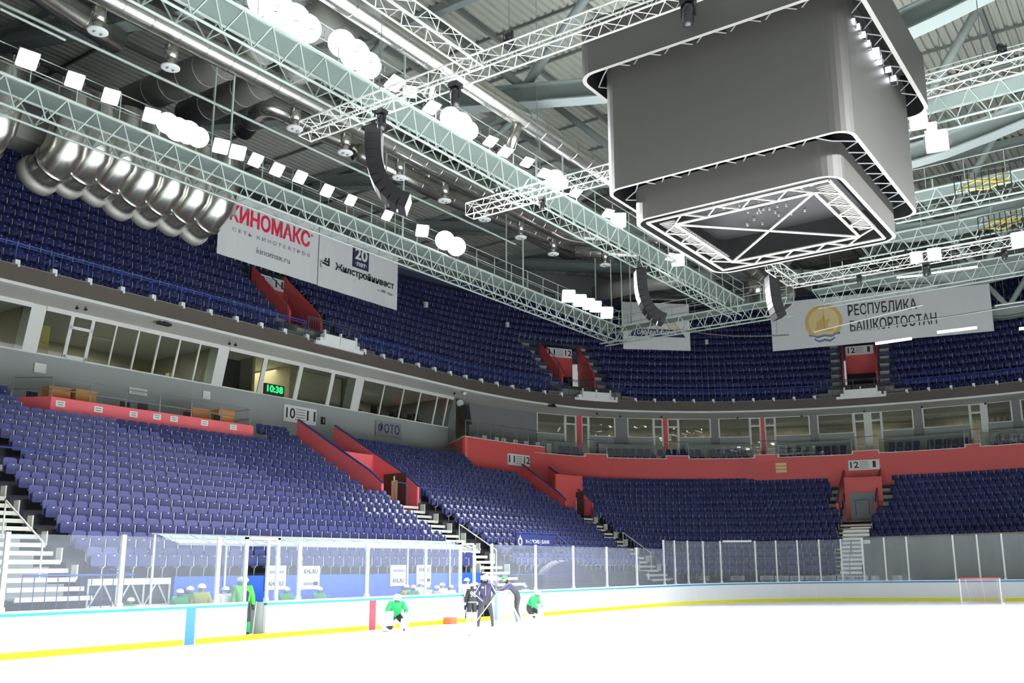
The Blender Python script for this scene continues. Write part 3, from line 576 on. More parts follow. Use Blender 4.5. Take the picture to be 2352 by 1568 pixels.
def railing(label, s0, s1, d, z0, z1, zm=None, post=1.2, m='rail', glass=False, ends=0):
    g = root('balcony_railing', label, 'railing', B((s0+s1)/2, d, z0)); mb = MB(); n = max(2, int((s1-s0)/.6)+1); ss = np.linspace(s0, s1, n)
    for z in [z1]+([zm] if zm else []): mb.path([B(s, d, z) for s in ss], .03, 5)
    for s in np.linspace(s0, s1, max(2, int(round((s1-s0)/post))+1)): mb.tube(B(s, d, z0), B(s, d, z1), .022, 5)
    mb.build('rail_bars', m, g)
    if glass: mb = MB(); mb.loft([[B(s, d+.02, z0+.1), B(s, d+.02, z1-.06)] for s in ss], closed=False); mb.build('glass_infill', 'winglass', g)
railing('thin steel railing along the top of the red terrace parapet', 21.7, 29.0, .5, 10.32, 11.35)
cur = 29.3
for i, (a, b) in enumerate(up_):
    railing('steel balcony railing before the end suites, %s section from the terrace' % ordw(i+1), cur, a-.05, .53, 9.88, 10.8, None, 1.15, 'rail', True)
    railing('raised steel railing at the balcony stairs before the end suites, %s from the terrace' % ordw(i+1), a, b, .53, 10.1, 11.1, None, .8, 'rail'); cur = b+.05
railing('steel balcony railing before the end suites, last section at the far side', cur, 70, .53, 9.88, 10.8, None, 1.15, 'rail', True)
# three lit notice strips on the red wall
r3 = root('wall_notice', 'three pale orange strips stacked on the red end wall', 'notice', B(48.1, .66, 8.7)); mb = MB(); [plate(mb, B(48.1, .66, 8.83+.25*j), TAN(48.1), UPZ, .78, .2, .03) for j in range(3)]; mb.build('strips', 'goldl', r3)
num('white 11 and 12 sector sign on the red parapet under the terrace', B(26.65, .7, 9.2), TAN(26.65), 2.05, .75, '11', '12')
num('white 12 and 1 sector sign on the red parapet above the end passage', B(54.05, .7, 9.05), TAN(54.05), 2.15, .72, '12', '1')
# suite fronts
wi, di, pi_ = 5, 1, 4
def suite_win(a, b, d=-3.0, z0=11.9):
    global wi
    r = sroot('window_%d' % wi, tuple(B((a+b)/2, d, z0))); wi += 1; mb = MB()
    sweep(mb, [(d+.06, 13.36), (d+.06, 13.46), (d-.06, 13.46), (d-.06, 13.36)], a, b, .7); sweep(mb, [(d+.05, z0), (d+.05, z0+.06), (d-.05, z0+.06), (d-.05, z0)], a, b, .7)
    for s in (a, b): mb.obox(B(s, d, (z0+13.4)/2), TAN(s)*.05, NRM(s)*.06, UPZ*(13.4-z0)/2)
    mb.build('window_frame', 'frame', r); mb = MB(); mb.loft([[B(s, d, z0), B(s, d, 13.4)] for s in np.linspace(a, b, 5)], closed=False); mb.build('pane', 'winglass', r)
    mb = MB(); sweep(mb, [(d, 9.5), (d, z0), (d-.15, z0), (d-.15, 9.5)], a, b, .7); mb.build('window_apron', 'gwall', r)
def suite_door(a, b, d=-3.0):
    global di
    r = sroot('door_%d' % di, tuple(B((a+b)/2, d, 9.85))); di += 1; mb = MB()
    for s in (a+.05, b-.05): mb.obox(B(s, d, 11.63), TAN(s)*.07, NRM(s)*.06, UPZ*1.78)
    for z in (12.75, 13.38): mb.obox(B((a+b)/2, d, z), TAN(a)*(b-a)/2, NRM(a)*.06, UPZ*.06)
    mb.build('door_frame', 'frame', r); mb = MB(); mb.add([B(a, d, 9.9), B(b, d, 9.9), B(b, d, 13.4), B(a, d, 13.4)], [(0, 1, 2, 3)]); mb.build('pane', 'winglass', r)
def suite_pier(a, b, m, d=-2.95):
    global pi_
    mb = MB(); sweep(mb, [(d, 9.5), (d, 13.48), (d-.3, 13.48), (d-.3, 9.5)], a, b, .7); struct('trim_pier_%d' % pi_, mb, m); pi_ += 1
for a, b in ((31.25, 33.3), (34.95, 36.75), (37.7, 39.55), (41.4, 43.6), (44.2, 46.3), (48.1, 50.5), (51.1, 53.45), (55.4, 57.5), (58.2, 61.2), (62.3, 63.8), (64.4, 67)): suite_win(a, b)
for a, b in ((33.3, 34.12), (34.4, 34.95), (39.55, 40.28), (40.55, 41.4), (46.3, 47.08), (47.32, 48.1), (53.5, 54.3), (54.6, 55.4), (61.2, 62.0)): suite_door(a, b)
for a, b in ((36.75, 37.7), (43.6, 44.2), (50.5, 51.1), (57.5, 58.2), (63.8, 64.4)): suite_pier(a, b, 'gdark')
for a, b in ((34.12, 34.4), (40.28, 40.55), (47.08, 47.32)): suite_pier(a, b, 'red', -2.8)
for a, b in ((54.3, 54.6), (62.0, 62.3)): suite_pier(a, b, 'frame', -2.9)
for i, s in enumerate((33, 38.5, 44, 49.5, 55, 60.5)):
    l = bpy.data.lights.new('suite_light', 'AREA'); l.energy = 40; l.size = 2; l.color = (1, .97, .88); o = bpy.data.objects.new('suite_light', l); COL.objects.link(o); o.location = B(s, -6, ZS-.15)
for a, b in ((32.0, 33.5), (35.3, 39.3), (41.6, 46.2), (48.2, 53.2), (55.7, 61.1), (62.6, 67)):
    mb = MB(); sweep(mb, [(-2.1, 9.85), (-2.1, 11.25), (-2.25, 11.25), (-2.25, 9.85)], a, b, .8); struct('wall_balcony_ledge', mb, 'gwall')

# ------------------------------------------------------------------ upper tier
def ugap(u): return [(c-1.2, c+1.2) for c in (UC[3], UC[0], UC[1], UC[2])] if u < 7 else []
mb = MB()
for u in range(14):
    cur = SLO
    for a, b in ugap(u)+[(SHI, SHI)]:
        if a > cur: sweep(mb, [(UPD(u)+.43, UPT(u)), (UPD(u)-.44, UPT(u)), (UPD(u)-.44, max(UPT(u)-.85, 13.55)), (UPD(u)+.43, max(UPT(u)-.85, 13.55))], cur, a, 1.5)
        cur = max(cur, b)
sweep(mb, [(-.3, 13.9), (-.7, 13.9), (-.7, 13.6), (-.3, 13.6)], SLO, SHI, 1.5)
sweep(mb, [(-12.4, 23.9), (-13.2, 23.9), (-13.2, 23.6), (-12.4, 23.6)], SLO, SHI, 2)
struct('stand_upper_terrace', mb, 'navy')
mb = MB(); sweep(mb, [(-13.1, 23.2), (-13.1, 25.9), (-13.3, 25.9), (-13.3, 23.2)], SLO-20, SHI, 2); struct('wall_upper_back', mb, 'navy')
mb = MB(); sweep(mb, [(-13.6, 25.7), (-13.6, 29), (-13.9, 29), (-13.9, 25.7)], SLO-20, SHI, 2); sweep(mb, [(-13.05, 25.85), (-13.05, 26.0), (-13.7, 26.0), (-13.7, 25.85)], SLO-20, SHI, 2); struct('wall_roof_band', mb, 'gdark')
# blue rail with white fittings on the fascia
cuts = [SLO, 9.2, 13.2, 32.0, 35.8, 52.1, 55.8, SHI]
for i in range(0, 7):
    a, b = cuts[i], cuts[i+1]; hi = i % 2
    g = root('tier_railing', 'blue railing along the upper tier front, %s section from the near end' % ordw(i+1), 'railing', B((a+b)/2, -.15, 14.24)); mb = MB(); fit = MB()
    ss = np.linspace(a, b, int((b-a)/1.2)+2); zt = 15.18 if not hi else 15.5
    mb.path([B(s, -.2, zt) for s in ss], .03, 5); mb.path([B(s, -.2, zt-.12) for s in ss], .02, 4)
    for s in np.arange(a+.1, b, .17 if hi else .34): mb.tube(B(s, -.2, 14.24), B(s, -.2, zt), .009, 4, cap=False)
    for s in np.arange(a+.1, b, 1.5 if i != 3 or True else 2): mb.tube(B(s, -.2, 14.2), B(s, -.2, zt), .03, 5)
    mb.build('rail_bars', 'bluerail' if not hi else 'darkrail', g)
    if not hi:
        for s in np.arange(a+.1, b, 1.5): fit = MB(); fit.obox(B(s, -.1, 14.33), TAN(s)*.09, NRM(s)*.12, UPZ*.09); fit.obox(B(s+.05, .0, 14.26), TAN(s)*.04, NRM(s)*.04, UPZ*.13); fit.build('rail_fitting', 'white', g)
        pts_ = None
def upper_vom(i):
    c = UC[i]; w = MB(); st = MB()
    nm = ('side', 'corner', 'end', 'nearest')[i]
    r = sroot('wall_upper_vomitory', tuple(B(c, -3, 14)))
    for sg in (-1, 1):
        secs = []
        for u in (2.0, 2.35, 3, 4, 5, 6):
            p = B(c+sg*1.15, UPD(u), 0); t = TAN(c); zt = UPT(u)+(.95 if u < 2.2 else 1.1); zb = UPT(1.6)-.6
            secs.append([p-t*.07+UPZ*zb, p+t*.07+UPZ*zb, p+t*.07+UPZ*zt, p-t*.07+UPZ*zt])
        w.loft(secs)
        for u in np.arange(2, 7.6, .5): st.obox(B(c+sg*1.62, UPD(u), UPT(u)-.1), TAN(c)*.36, NRM(c)*.22, UPZ*.14)
    w.obox(B(c, -6.15, 17.4), TAN(c)*1.15, NRM(c)*.07, UPZ*1.95); w.build('passage_walls', 'red', r); st.build('side_steps', 'step', r)
    st = MB(); sweep(st, [(-.7, 13.9), (-.7, 14.9), (-1.8, 15.4), (-2.6, 15.4), (-2.6, 13.9)], c-2.3, c+2.3, .8); st.obox(B(c+2.9, -.9, 14.3), TAN(c)*.6, NRM(c)*.2, UPZ*.35); st.obox(B(c-2.9, -.9, 14.3), TAN(c)*.6, NRM(c)*.2, UPZ*.35); st.build('concrete_landing', 'concrete', r)
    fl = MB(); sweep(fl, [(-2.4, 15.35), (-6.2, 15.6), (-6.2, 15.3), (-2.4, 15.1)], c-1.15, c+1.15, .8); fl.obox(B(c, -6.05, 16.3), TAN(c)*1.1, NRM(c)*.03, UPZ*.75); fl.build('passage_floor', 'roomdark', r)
    if i < 3:
        num('grey %s to %s sector sign over the upper %s passage' % (*(('10', '11'), ('11', '12'), ('12', '1'))[i], nm), B(c, -5.98, 18.95), TAN(c), 2.1, .72, *(('10', '11'), ('11', '12'), ('12', '1'))[i])
        wb = root('light_box', 'white stepped light box on the fascia below the upper %s passage' % nm, 'light box', B(c, .05, 14.1)); mb = MB()
        for w2, z0, z1 in ((1.75, 14.02, 14.2), (1.45, 14.2, 14.42), (1.18, 14.42, 14.68)): mb.obox(B(c, .0, (z0+z1)/2), TAN(c)*w2, NRM(c)*.16, UPZ*(z1-z0)/2)
        mb.build('casing', 'white', wb)
        for a in (-1.15, 0, 1.15): mb = MB(); mb.obox(B(c+a, .14, 14.55), TAN(c)*.05, NRM(c)*.06, UPZ*.32); mb.build('clamp', 'frame', wb)
    g = root('guard_rail', 'dark handrail down the red wall of the upper %s passage' % nm, 'railing', B(c-1.15, UPD(3), 15.5)); mb = MB(); q = [B(c-1.4, UPD(u), UPT(u)+z) for u, z in ((.3, 1.4), (2, 1.9), (6, 1.75))]; mb.path(q, .03, 5)
    for a, z in zip(q, (.5, 1.8, 1.6)): mb.tube(a-UPZ*z, a, .022, 5)
    mb.build('rail_bars', 'darkrail', g)
for i in (0, 1, 2, 3): upper_vom(i)
for i, (x, y) in enumerate(((53, 396), (419, 532), (970, 702), (1159, 748), (1622, 788))):
    s, z = s_at(x, y, -8); r = root('wall_lamp', 'small white lamp on the dark upper stand, %s from the near end' % ordw(i+1), 'lamp', B(s, -7.6, z-.2), 'small white lamps on the upper stand'); mb = MB(); mb.obox(B(s, -7.6, z), TAN(s)*.13, NRM(s)*.1, UPZ*.2); mb.build('housing', 'frame', r)
    mb = MB(); mb.tube(B(s, -7.65, UPT(7)-.2), B(s, -7.65, z-.15), .025, 5); mb.build('post', 'bluerail', r)

# ------------------------------------------------------------------ banners
def banner(label, bl, br, z0, z1, fn, sag=0):
    bl, br = V3(*bl, 0), V3(*br, 0); r_ = unit(br-bl); w = np.linalg.norm(br-bl); c = (bl+br)/2+UPZ*(z0+z1)/2
    rr = root('banner', label, 'banner', (bl+br)/2+UPZ*z0); mb = MB(); n = np.cross(r_, UPZ); secs = []
    for j, f in enumerate(np.linspace(0, 1, 13)): p = bl+(br-bl)*f-n*(.02*math.sin(j*2.1)); secs.append([p+UPZ*z0, p+UPZ*z1, p-n*.03+UPZ*z1, p-n*.03+UPZ*z0])
    mb.loft(secs); mb.build('sheet', 'banner', rr)
    for f in (.04, .5, .96): mb = MB(); mb.tube(bl+(br-bl)*f+UPZ*z1, bl+(br-bl)*f+UPZ*(z1+2.5), .012, 4); mb.build('hanging_wire', 'rail', rr)
    fn(rr, c, r_, w, z1-z0, n)
def T(rr, c, r_, dx, dz, t, h, m, w=None, bo=0, nm='lettering'): return text(t, h, c+r_*dx+UPZ*dz, r_, UPZ, m, rr, w, nm, bo, lift=.05)
def b1(rr, c, r_, w, h, n):
    T(rr, c, r_, -.05, .62, 'КИНОМАКС', .88, 'bred', 5.5, .028); T(rr, c, r_, .1, -.25, 'С Е Т Ь   К И Н О Т Е А Т Р О В', .2, 'bgrey', 5.3); T(rr, c, r_, .2, -.98, 'kinomax.ru', .36, 'bgrey', 2.3); T(rr, c, r_, 2.85, 1.0, '®', .14, 'bred')
def b2(rr, c, r_, w, h, n):
    mb = MB(); plate(mb, c+UPZ*.72+n*.05, r_, UPZ, 1.35, 1.35, .03); mb.build('navy_square', 'bnavy', rr)
    T(rr, c+n*.03, r_, 0, .9, '20', .72, 'white', 1.05, .03); T(rr, c+n*.03, r_, 0, .3, '·лет·', .3, 'white', .95, .012)
    T(rr, c, r_, .45, -.35, 'Жилстройинвест', .42, 'ink', 5.0, .014); T(rr, c, r_, 2.2, -.92, '· с 1997 года ·', .17, 'ink', 1.5)
    mb = MB(); [plate(mb, c+r_*(-2.9+dx)+UPZ*(-.28+dz)+n*.05, r_, UPZ, a, b, .02) for dx, dz, a, b in ((.34, .1, .1, .42), (.12, .06, .3, .1), (.0, -.1, .3, .1), (.25, -.14, .3, .1), (.1, .2, .12, .1))]; mb.build('stepped_logo', 'ink', rr)
    mb = MB(); mb.path([c+r_*(-3.1+.1*math.cos(a))+UPZ*(-.48+.2*math.sin(a))+n*.05 for a in np.linspace(pi/2, 3*pi/2, 7)], .03, 5); mb.build('logo_swoosh', 'bgrey', rr)
def b3(rr, c, r_, w, h, n):
    mb = MB(); mb.prism([(-2.3, -.3), (2.3, -.3), (1.85, .3), (-1.85, .3)], c-UPZ*.55+n*.04, r_, UPZ, n*.02); mb.build('dark_plate', 'bnavy', rr)
    T(rr, c+n*.03, r_, 0, -.55, 'САЛАВАТ ЮЛАЕВ', .3, 'white', 3.2, .012)
    for x in (0, .25, .5, .75): mb = MB(); mb.prism([(x, 0), (x+.12, 0), (x-.4, .75), (x-.52, .75)], c+r_*1.0-UPZ*.18+n*.04, r_, UPZ, n*.02); mb.build('slanted_stripe', 'gold', rr)
def b4(rr, c, r_, w, h, n):
    T(rr, c, r_, .35, .62, 'РЕСПУБЛИКА', .82, 'ink', 4.9, .012); T(rr, c, r_, 1.05, -.62, 'БАШКОРТОСТАН', .82, 'ink', 6.1, .012)
    e = c-r_*3.9+UPZ*.0+n*.05
    def disk(ro, ri, z, m, nm, a0=0, a1=2*pi, dy=0):
        mb = MB(); A = np.linspace(a0, a1, 37); P = [e+n*z+UPZ*dy+r_*q*math.cos(a)+UPZ*q*math.sin(a) for q in (ri, ro) for a in A]; mb.add(P, [(i, i+1, 38+i, 37+i) for i in range(36)]); mb.build(nm, m, rr)
    disk(1.35, .0, 0, 'goldl', 'emblem_disc'); disk(1.38, 1.12, .012, 'gold', 'emblem_rim')
    mb = MB(); mb.prism([(-.75, -.75), (.7, -.75), (.62, -.5), (.25, -.42), (.3, -.1), (.5, .1), (.42, .22), (.12, .18), (.08, .5), (-.05, .55), (-.1, .3), (-.35, .12), (-.6, -.05), (-.5, -.3), (-.65, -.5)], e+n*.014, r_, UPZ, n*.006); mb.build('emblem_rider', 'gold', rr)
    for j, (dy, m) in enumerate(((-.95, 'emblue'), (-1.12, 'white'), (-1.3, 'emblue'))):
        mb = MB(); q = [(-1.15+.2*j, .1), (-.6+.1*j, -.12), (0, -.02), (.6-.1*j, -.12), (1.15-.2*j, .1)]; mb.prism(q+[(a, b-.16) for a, b in q[::-1]], e+UPZ*dy+n*(.016+.004*j), r_, UPZ, n*.006); mb.build('emblem_ribbon', m, rr)
banner('white banner reading КИНОМАКС with kinomax.ru below, hung over the upper stand', (5.25, 32), (12.07, 32), 18.42, 22.05, b1)
banner('white banner reading Жилстройинвест with a navy 20 лет square', (12.13, 32), (18.75, 32), 18.4, 22.05, b2)
banner('white banner with a dark plate reading САЛАВАТ ЮЛАЕВ at the far corner', (37.2, 25.9), (40.9, 22.0), 18.55, 22.3, b3)
banner('long white banner with gold emblem reading РЕСПУБЛИКА БАШКОРТОСТАН above the end stand', (43.5, 16.3), (46.9, 1.0), 18.2, 22.0, b4)

# ------------------------------------------------------------------ roof
RZ = 28.2
mb = MB()                                        # corrugated deck, ribs along X as one folded sheet
ys = np.arange(-45, 50, .42); prof = []
for y in ys: prof += [(y, RZ), (y+.21, RZ), (y+.25, RZ+.14), (y+.38, RZ+.14)]
mb.loft([[V3(X, y, z) for y, z in prof] for X in (-45, 75)], closed=False); struct('ceiling', mb, 'deck')
mb = MB(); mb.box((-50, -60, RZ+.3), (78, 60, RZ+.5)); struct('roof', mb, 'deck')
TX = (-14.4, -4, 6.3, 16.7, 27, 37.4, 47.8)
zc = lambda y: 18.5+.235*math.sqrt(y*y+9)
for i, X in enumerate(TX):                       # fish-belly roof trusses: I-beam chord below, tube struts above
    r = root('roof_truss', 'grey roof truss with a sagging beam chord and tube struts, %s from the near end' % ordw(i+1), 'roof truss', (X, 0, zc(0)), 'grey roof trusses'); yy = np.linspace(-34, 38, 37)
    mb = MB()
    for dz, hw, th in ((0, .38, .03), (.8, .38, .03)): mb.loft([[V3(X-hw, y, zc(y)+dz-th), V3(X+hw, y, zc(y)+dz-th), V3(X+hw, y, zc(y)+dz+th), V3(X-hw, y, zc(y)+dz+th)] for y in yy])
    mb.loft([[V3(X-.03, y, zc(y)), V3(X+.03, y, zc(y)), V3(X+.03, y, zc(y)+.8), V3(X-.03, y, zc(y)+.8)] for y in yy]); mb.build('beam_chord', 'beam', r)
    for j, y in enumerate((-26, -13, 0, 13, 26)):
        for sg in (-1, 1):
            if abs(y+sg*5.5) > 34: continue
            mb = MB(); mb.tube((X, y, zc(y)+.8), (X, y+sg*5.5, RZ-.3), .2, 10); mb.build('strut', 'beam', r, True)
    mb = MB(); mb.box((X-.2, -45, RZ-.42), (X+.2, 48, RZ-.02)); mb.build('top_chord', 'beam', r)
for i, y in enumerate(np.arange(-40, 46, 5.2)): mb = MB(); mb.box((-45, y-.09, RZ-.32), (72, y+.09, RZ-.02)); struct('trim_purlin_%d' % (i+1), mb, 'purlin')
for i, X in enumerate(np.arange(-42, 70, 3.45)): mb = MB(); mb.box((X-.05, -45, RZ-.16), (X+.05, 48, RZ-.01)); struct('trim_rib_%d' % (i+1), mb, 'purlin')

# white box trusses
def lattice(mb, p0, p1, w, h, up=UPZ, r=.03, rw=.014, step=.5):
    p0, p1 = V3(*p0), V3(*p1); L = np.linalg.norm(p1-p0); d = (p1-p0)/L; s = unit(np.cross(d, up)); u = np.cross(s, d)
    cs = [s*w/2*a+u*h/2*b for a, b in ((-1, -1), (1, -1), (1, 1), (-1, 1))]
    for c in cs: mb.tube(p0+c, p1+c, r, 6)
    n = max(2, int(L/step)); n += n % 2
    for j in range(n):
        a, b = p0+d*L*j/n, p0+d*L*(j+1)/n
        for q in range(4):
            c0, c1 = (cs[q], cs[(q+1) % 4]) if j % 2 == 0 else (cs[(q+1) % 4], cs[q]); mb.tube(a+c0, b+c1, rw, 4, cap=False)
    for e in (p0, p1):
        for q in range(4): mb.tube(e+cs[q], e+cs[(q+1) % 4], rw, 4)
ZT = 16.45
def white_truss(label, p0, p1, hooks):
    c = (V3(*p0)+V3(*p1))/2; r = root('box_truss', label, 'truss', c); mb = MB(); lattice(mb, p0, p1, .52, .52, step=.48); mb.build('lattice', 'truss', r)
    for f in hooks: mb = MB(); q = V3(*p0)+(V3(*p1)-V3(*p0))*f; mb.tube(q+UPZ*.26, (q[0], q[1], RZ-.3), .015, 4); mb.build('hanging_cable', 'rail', r)
Xb, Xc, Xd = -4.4, 4.35, 21.6
white_truss('white box truss running across the hall just before the scoreboard', (Xb, 14.4, ZT), (Xb, -14, ZT), (.12, .3, .5))
white_truss('white box truss running across the hall behind the scoreboard', (Xc, 14.4, ZT), (Xc, -14, ZT), (.12, .3, .7))
white_truss('white box truss running lengthwise into the near cross truss, upper left', (-22, 6.85, ZT), (Xb-.3, 6.85, ZT), (.3, .75))
white_truss('white box truss across the far part of the hall in front of the end banner', (Xd, 6.9, ZT), (Xd, -14, ZT), (.1, .4, .8))
white_truss('short white box truss stub meeting the far cross truss at its corner', (18.2, 6.75, ZT), (Xd-.3, 6.75, ZT), (.4,))

# metal ducts
def duct(label, pts, r, m='duct', n=18, rings=1.2, parts=True, name='ventilation_duct'):
    pts = [V3(*p) for p in pts]; q = [pts[0]]                       # fillet the corners
    for a, b, c in zip(pts[:-2], pts[1:-1], pts[2:]):
        u, v = unit(a-b), unit(c-b); e = min(2.2*r, .45*min(np.linalg.norm(a-b), np.linalg.norm(c-b)))
        q += [b+u*e*(1-t)**2+v*e*t**2 for t in np.linspace(0, 1, 7)]
    q.append(pts[-1]); rr = root(name, label, 'duct', pts[0]); mb = MB(); mb.path(q, r, n); mb.build('duct_pipe', m, rr, True)
    mb = MB()
    for a, b in zip(pts[:-1], pts[1:]):
        L = np.linalg.norm(b-a); d = (b-a)/L
        for t in np.arange(r*2.4, L-r*2, rings): mb.path([a+d*(t+k)  for k in (0, .05)], r*1.025, n)
    if mb.v: mb.build('seam_rings', m, rr, True)
    return rr
duct('long spiral metal duct running lengthwise from upper left to the scoreboard', [(-24, 11.9, 20), (34, 11.9, 20)], .43)
for X in (-.7, 4.3): 
    mb = MB(); mb.tube((X, 11.9, 19.6), (X+.15, 12.4, 18.75), .2, 12); solo('duct_outlet', mb, 'duct', 'short angled outlet pipe under the long duct, %s' % ('nearer one' if X < 0 else 'farther one'), 'duct', None, True)
duct('metal duct running lengthwise above the round diffusers on the left', [(-24, 22.4, 23), (-9, 22.4, 23), (24, 22.4, 23), (30, 17, 23.2)], .5)
duct('dull thick duct crossing at the upper left, nearer one', [at(300, 235, Z=24), at(690, 70, Z=24), at(760, 40, Z=24)], .75, 'ductdull')
duct('dull thick duct crossing at the upper left, farther one', [at(430, 265, Z=24), at(760, 125, Z=24), at(800, 108, Z=24)], .7, 'ductdull')
duct('shiny bent duct behind the upper left crossing ducts', [at(560, 300, Z=24.4), at(610, 235, Z=24.4), at(730, 300, Z=24.4), at(1120, 455, Z=24.4)], .5)
duct('metal duct behind the left white truss end', [at(820, 350, Z=23.5), at(1000, 440, Z=23.5), at(1300, 560, Z=23.5), at(1420, 580, Z=23.5)], .48)
duct('low bright duct between the corner catwalk and the sagging truss', [at(1320, 578, Z=22.5), at(1450, 583, Z=22.5), at(1530, 590, Z=22.5)], .4)
duct('large grey duct sloping behind the hanging speakers at the corner', [at(1370, 675, Z=22.6), at(1460, 655, Z=22.6), at(1640, 630, Z=22.6)], .6, 'ductdull')
duct('bright horizontal duct above the corner banner, upper one', [at(1400, 683, Z=23.2), at(1620, 692, Z=23.2)], .35)
duct('bright elbow duct under the far side of the scoreboard', [at(1740, 640, Z=20.5), at(1742, 690, Z=19.3), at(1800, 690, Z=19.3), at(1802, 650, Z=20.5)], .75)
duct('shiny duct at the top left corner, nearest the camera', [(-24, 19.5, 24.2), at(120, 0, Z=24.2), at(270, 95, Z=24.2)], .55)
# seven barrel elbows hanging by the left catwalk
for i, (x, y) in enumerate(((-3, 262), (160, 318), (222, 330), (283, 352), (337, 386), (396, 408), (452, 428), (505, 452))):
    c = at(x, y, Y=27.6); q = [c+V3(0, -.25, 1.9), c+V3(0, -.15, 1.1), c+V3(0, 0, .3), c+V3(0, .25, -.4), c+V3(-.1, .8, -.95), c+V3(-.2, 1.5, -1.2)]
    rr = root('elbow_duct', 'large shiny barrel-shaped duct elbow under the left catwalk, %s from the near end' % ordw(i+1), 'duct', c-UPZ*1.2, 'barrel-shaped duct elbows'); mb = MB(); mb.path(q, [.66, .74, .78, .78, .76, .74], 20, cap=False); mb.build('duct_pipe', 'duct', rr, True)
    mb = MB(); mb.path([q[4]-unit(q[5]-q[4])*.05, q[4]+unit(q[5]-q[4])*.06], .83, 20); mb.build('flange', 'duct', rr, True); mb = MB(); mb.path([q[5], q[5]+unit(q[5]-q[4])*.4], .86, 20); mb.build('outlet', 'ductdull', rr, True)
mb = MB(); a, b = at(60, 275, Y=29.3), at(540, 470, Y=29.3); mb.box((a[0]-9, 29.2, a[2]-.9), (b[0], 30.6, a[2]+.2)); mb.build('x', 'ductdull') if False else solo('plenum_box', mb, 'ductdull', 'long grey plenum box behind the barrel duct elbows', 'duct')
# round diffusers hung on a pipe
pr = root('hanging_pipe', 'thin pale pipe running lengthwise beside the round diffusers', 'pipe', (-12, 23.2, 21.6)); mb = MB(); mb.tube(at(-60, -22, Y=23.4), at(1184, 561, Y=23.4), .06, 6); mb.build('pipe', 'catw', pr)
mb = MB(); mb.tube(at(0, 20, Y=23.0), at(150, 92, Y=23.0), .05, 6); mb.build('branch_pipe', 'catw', pr)
for i, (x, y) in enumerate(((224, 75), (391, 158), (677, 298), (793, 353), (917, 410), (1021, 463), (1113, 506), (1196, 547), (1271, 585), (1390, 610))):
    p = at(x, y, Z=21.2); rr = root('air_diffuser', 'round white air diffuser under the duct, %s from the near end' % ordw(i+1), 'diffuser', p, 'round white air diffusers')
    mb = MB(); mb.lathe([(.05, .02), (.3, 0), (.36, .03), (.36, .08), (.2, .16), (.05, .16)], p, UPZ, 18); mb.build('disc', 'white', rr, True); mb = MB(); mb.tube(p+UPZ*.14, p+UPZ*.5, .16, 12); mb.tube(p+UPZ*.45, p+UPZ*.95, .24, 12); mb.build('neck', 'duct', rr, True)
    for dx in (-.13, .13): mb = MB(); mb.obox(p-UPZ*.01+V3(dx, 0, 0), (.03, 0, 0), (0, .05, 0), (0, 0, .02)); mb.build('vent_slot', 'gdark', rr)

# catwalks
def catwalk(label, p0, p1, w=1.25, gap=None, rods=True):
    p0, p1 = V3(*p0), V3(*p1); L = np.linalg.norm(p1-p0); d = (p1-p0)/L; s = np.cross(d, UPZ); r = root('catwalk', label, 'catwalk', (p0+p1)/2)
    mb = MB(); mb.obox((p0+p1)/2, d*L/2, s*w/2*.8, UPZ*.03); mb.build('deck', 'catdeck', r)
    mb = MB()
    for a in (-1, 1): mb.tube(p0+s*w/2*a, p1+s*w/2*a, .06, 6)
    for a in (-.62, .62): mb.tube(p0+s*w/2*a-UPZ*.95, p1+s*w/2*a-UPZ*.95, .05, 6)
    n = int(L/1.05)
    for j in range(n):
        a, m, b = p0+d*L*j/n, p0+d*L*(j+.5)/n, p0+d*L*(j+1)/n
        for g in (-1, 1): t = s*w/2*g; lo = s*w/2*.62*g-UPZ*.95; mb.tube(a+t, m+lo, .028, 4, cap=False); mb.tube(m+lo, b+t, .028, 4, cap=False)
        mb.tube(m+s*w*.31-UPZ*.95, m-s*w*.31-UPZ*.95, .022, 4, cap=False); mb.tube(a+s*w/2, a-s*w/2, .03, 4, cap=False)
    mb.build('truss', 'catw', r); mb = MB()
    for a in (-1, 1):
        for z in (.55, 1.1): mb.tube(p0+s*w/2*a+UPZ*z, p1+s*w/2*a+UPZ*z, .022, 5)
        for t in np.linspace(0, L, int(L/1.6)+1): mb.tube(p0+d*t+s*w/2*a, p0+d*t+s*w/2*a+UPZ*1.1, .022, 5)
    mb.build('railing', 'catw', r)
    if rods:
        for j, t in enumerate(np.arange(2, L, 10.4)):
            for a in (-1, 1): mb = MB(); q = p0+d*t+s*w/2*a; mb.tube(q, q+UPZ*(min(zc(q[1]), 27)-q[2]), .045, 5); mb.build('hanger', 'catw', r)
ZW = 18.5
catwalk('grey lamp catwalk along the left stand, above the white banners', (-24, 23.3, ZW), (31.5, 23.3, ZW))
catwalk('grey lamp catwalk down the middle, beside the long duct', (-24, 13.6, ZW), (30, 13.6, ZW))
catwalk('grey cross catwalk at the far corner linking the two lamp catwalks', (31.6, 24.4, ZW), (31.6, 10.5, ZW))
catwalk('grey cross catwalk on the right behind the scoreboard, nearest one', (10.5, -1, 18.8), (10.5, -16, 18.8))
catwalk('grey cross catwalk on the right, second behind the scoreboard', (19.5, 1, 18.8), (19.5, -16, 18.8))
catwalk('grey cross catwalk on the right, third behind the scoreboard', (24.5, 4, 18.8), (24.5, -16, 18.8))
catwalk('grey cross catwalk on the right, nearest the end banner', (32, 9, 18.8), (32, -16, 18.8))
catwalk('grey lamp catwalk on the near side of the scoreboard', (-24, -13.6, ZW), (30, -13.6, ZW)); catwalk('grey lamp catwalk over the near side stand', (-24, -23.3, ZW), (31.5, -23.3, ZW))
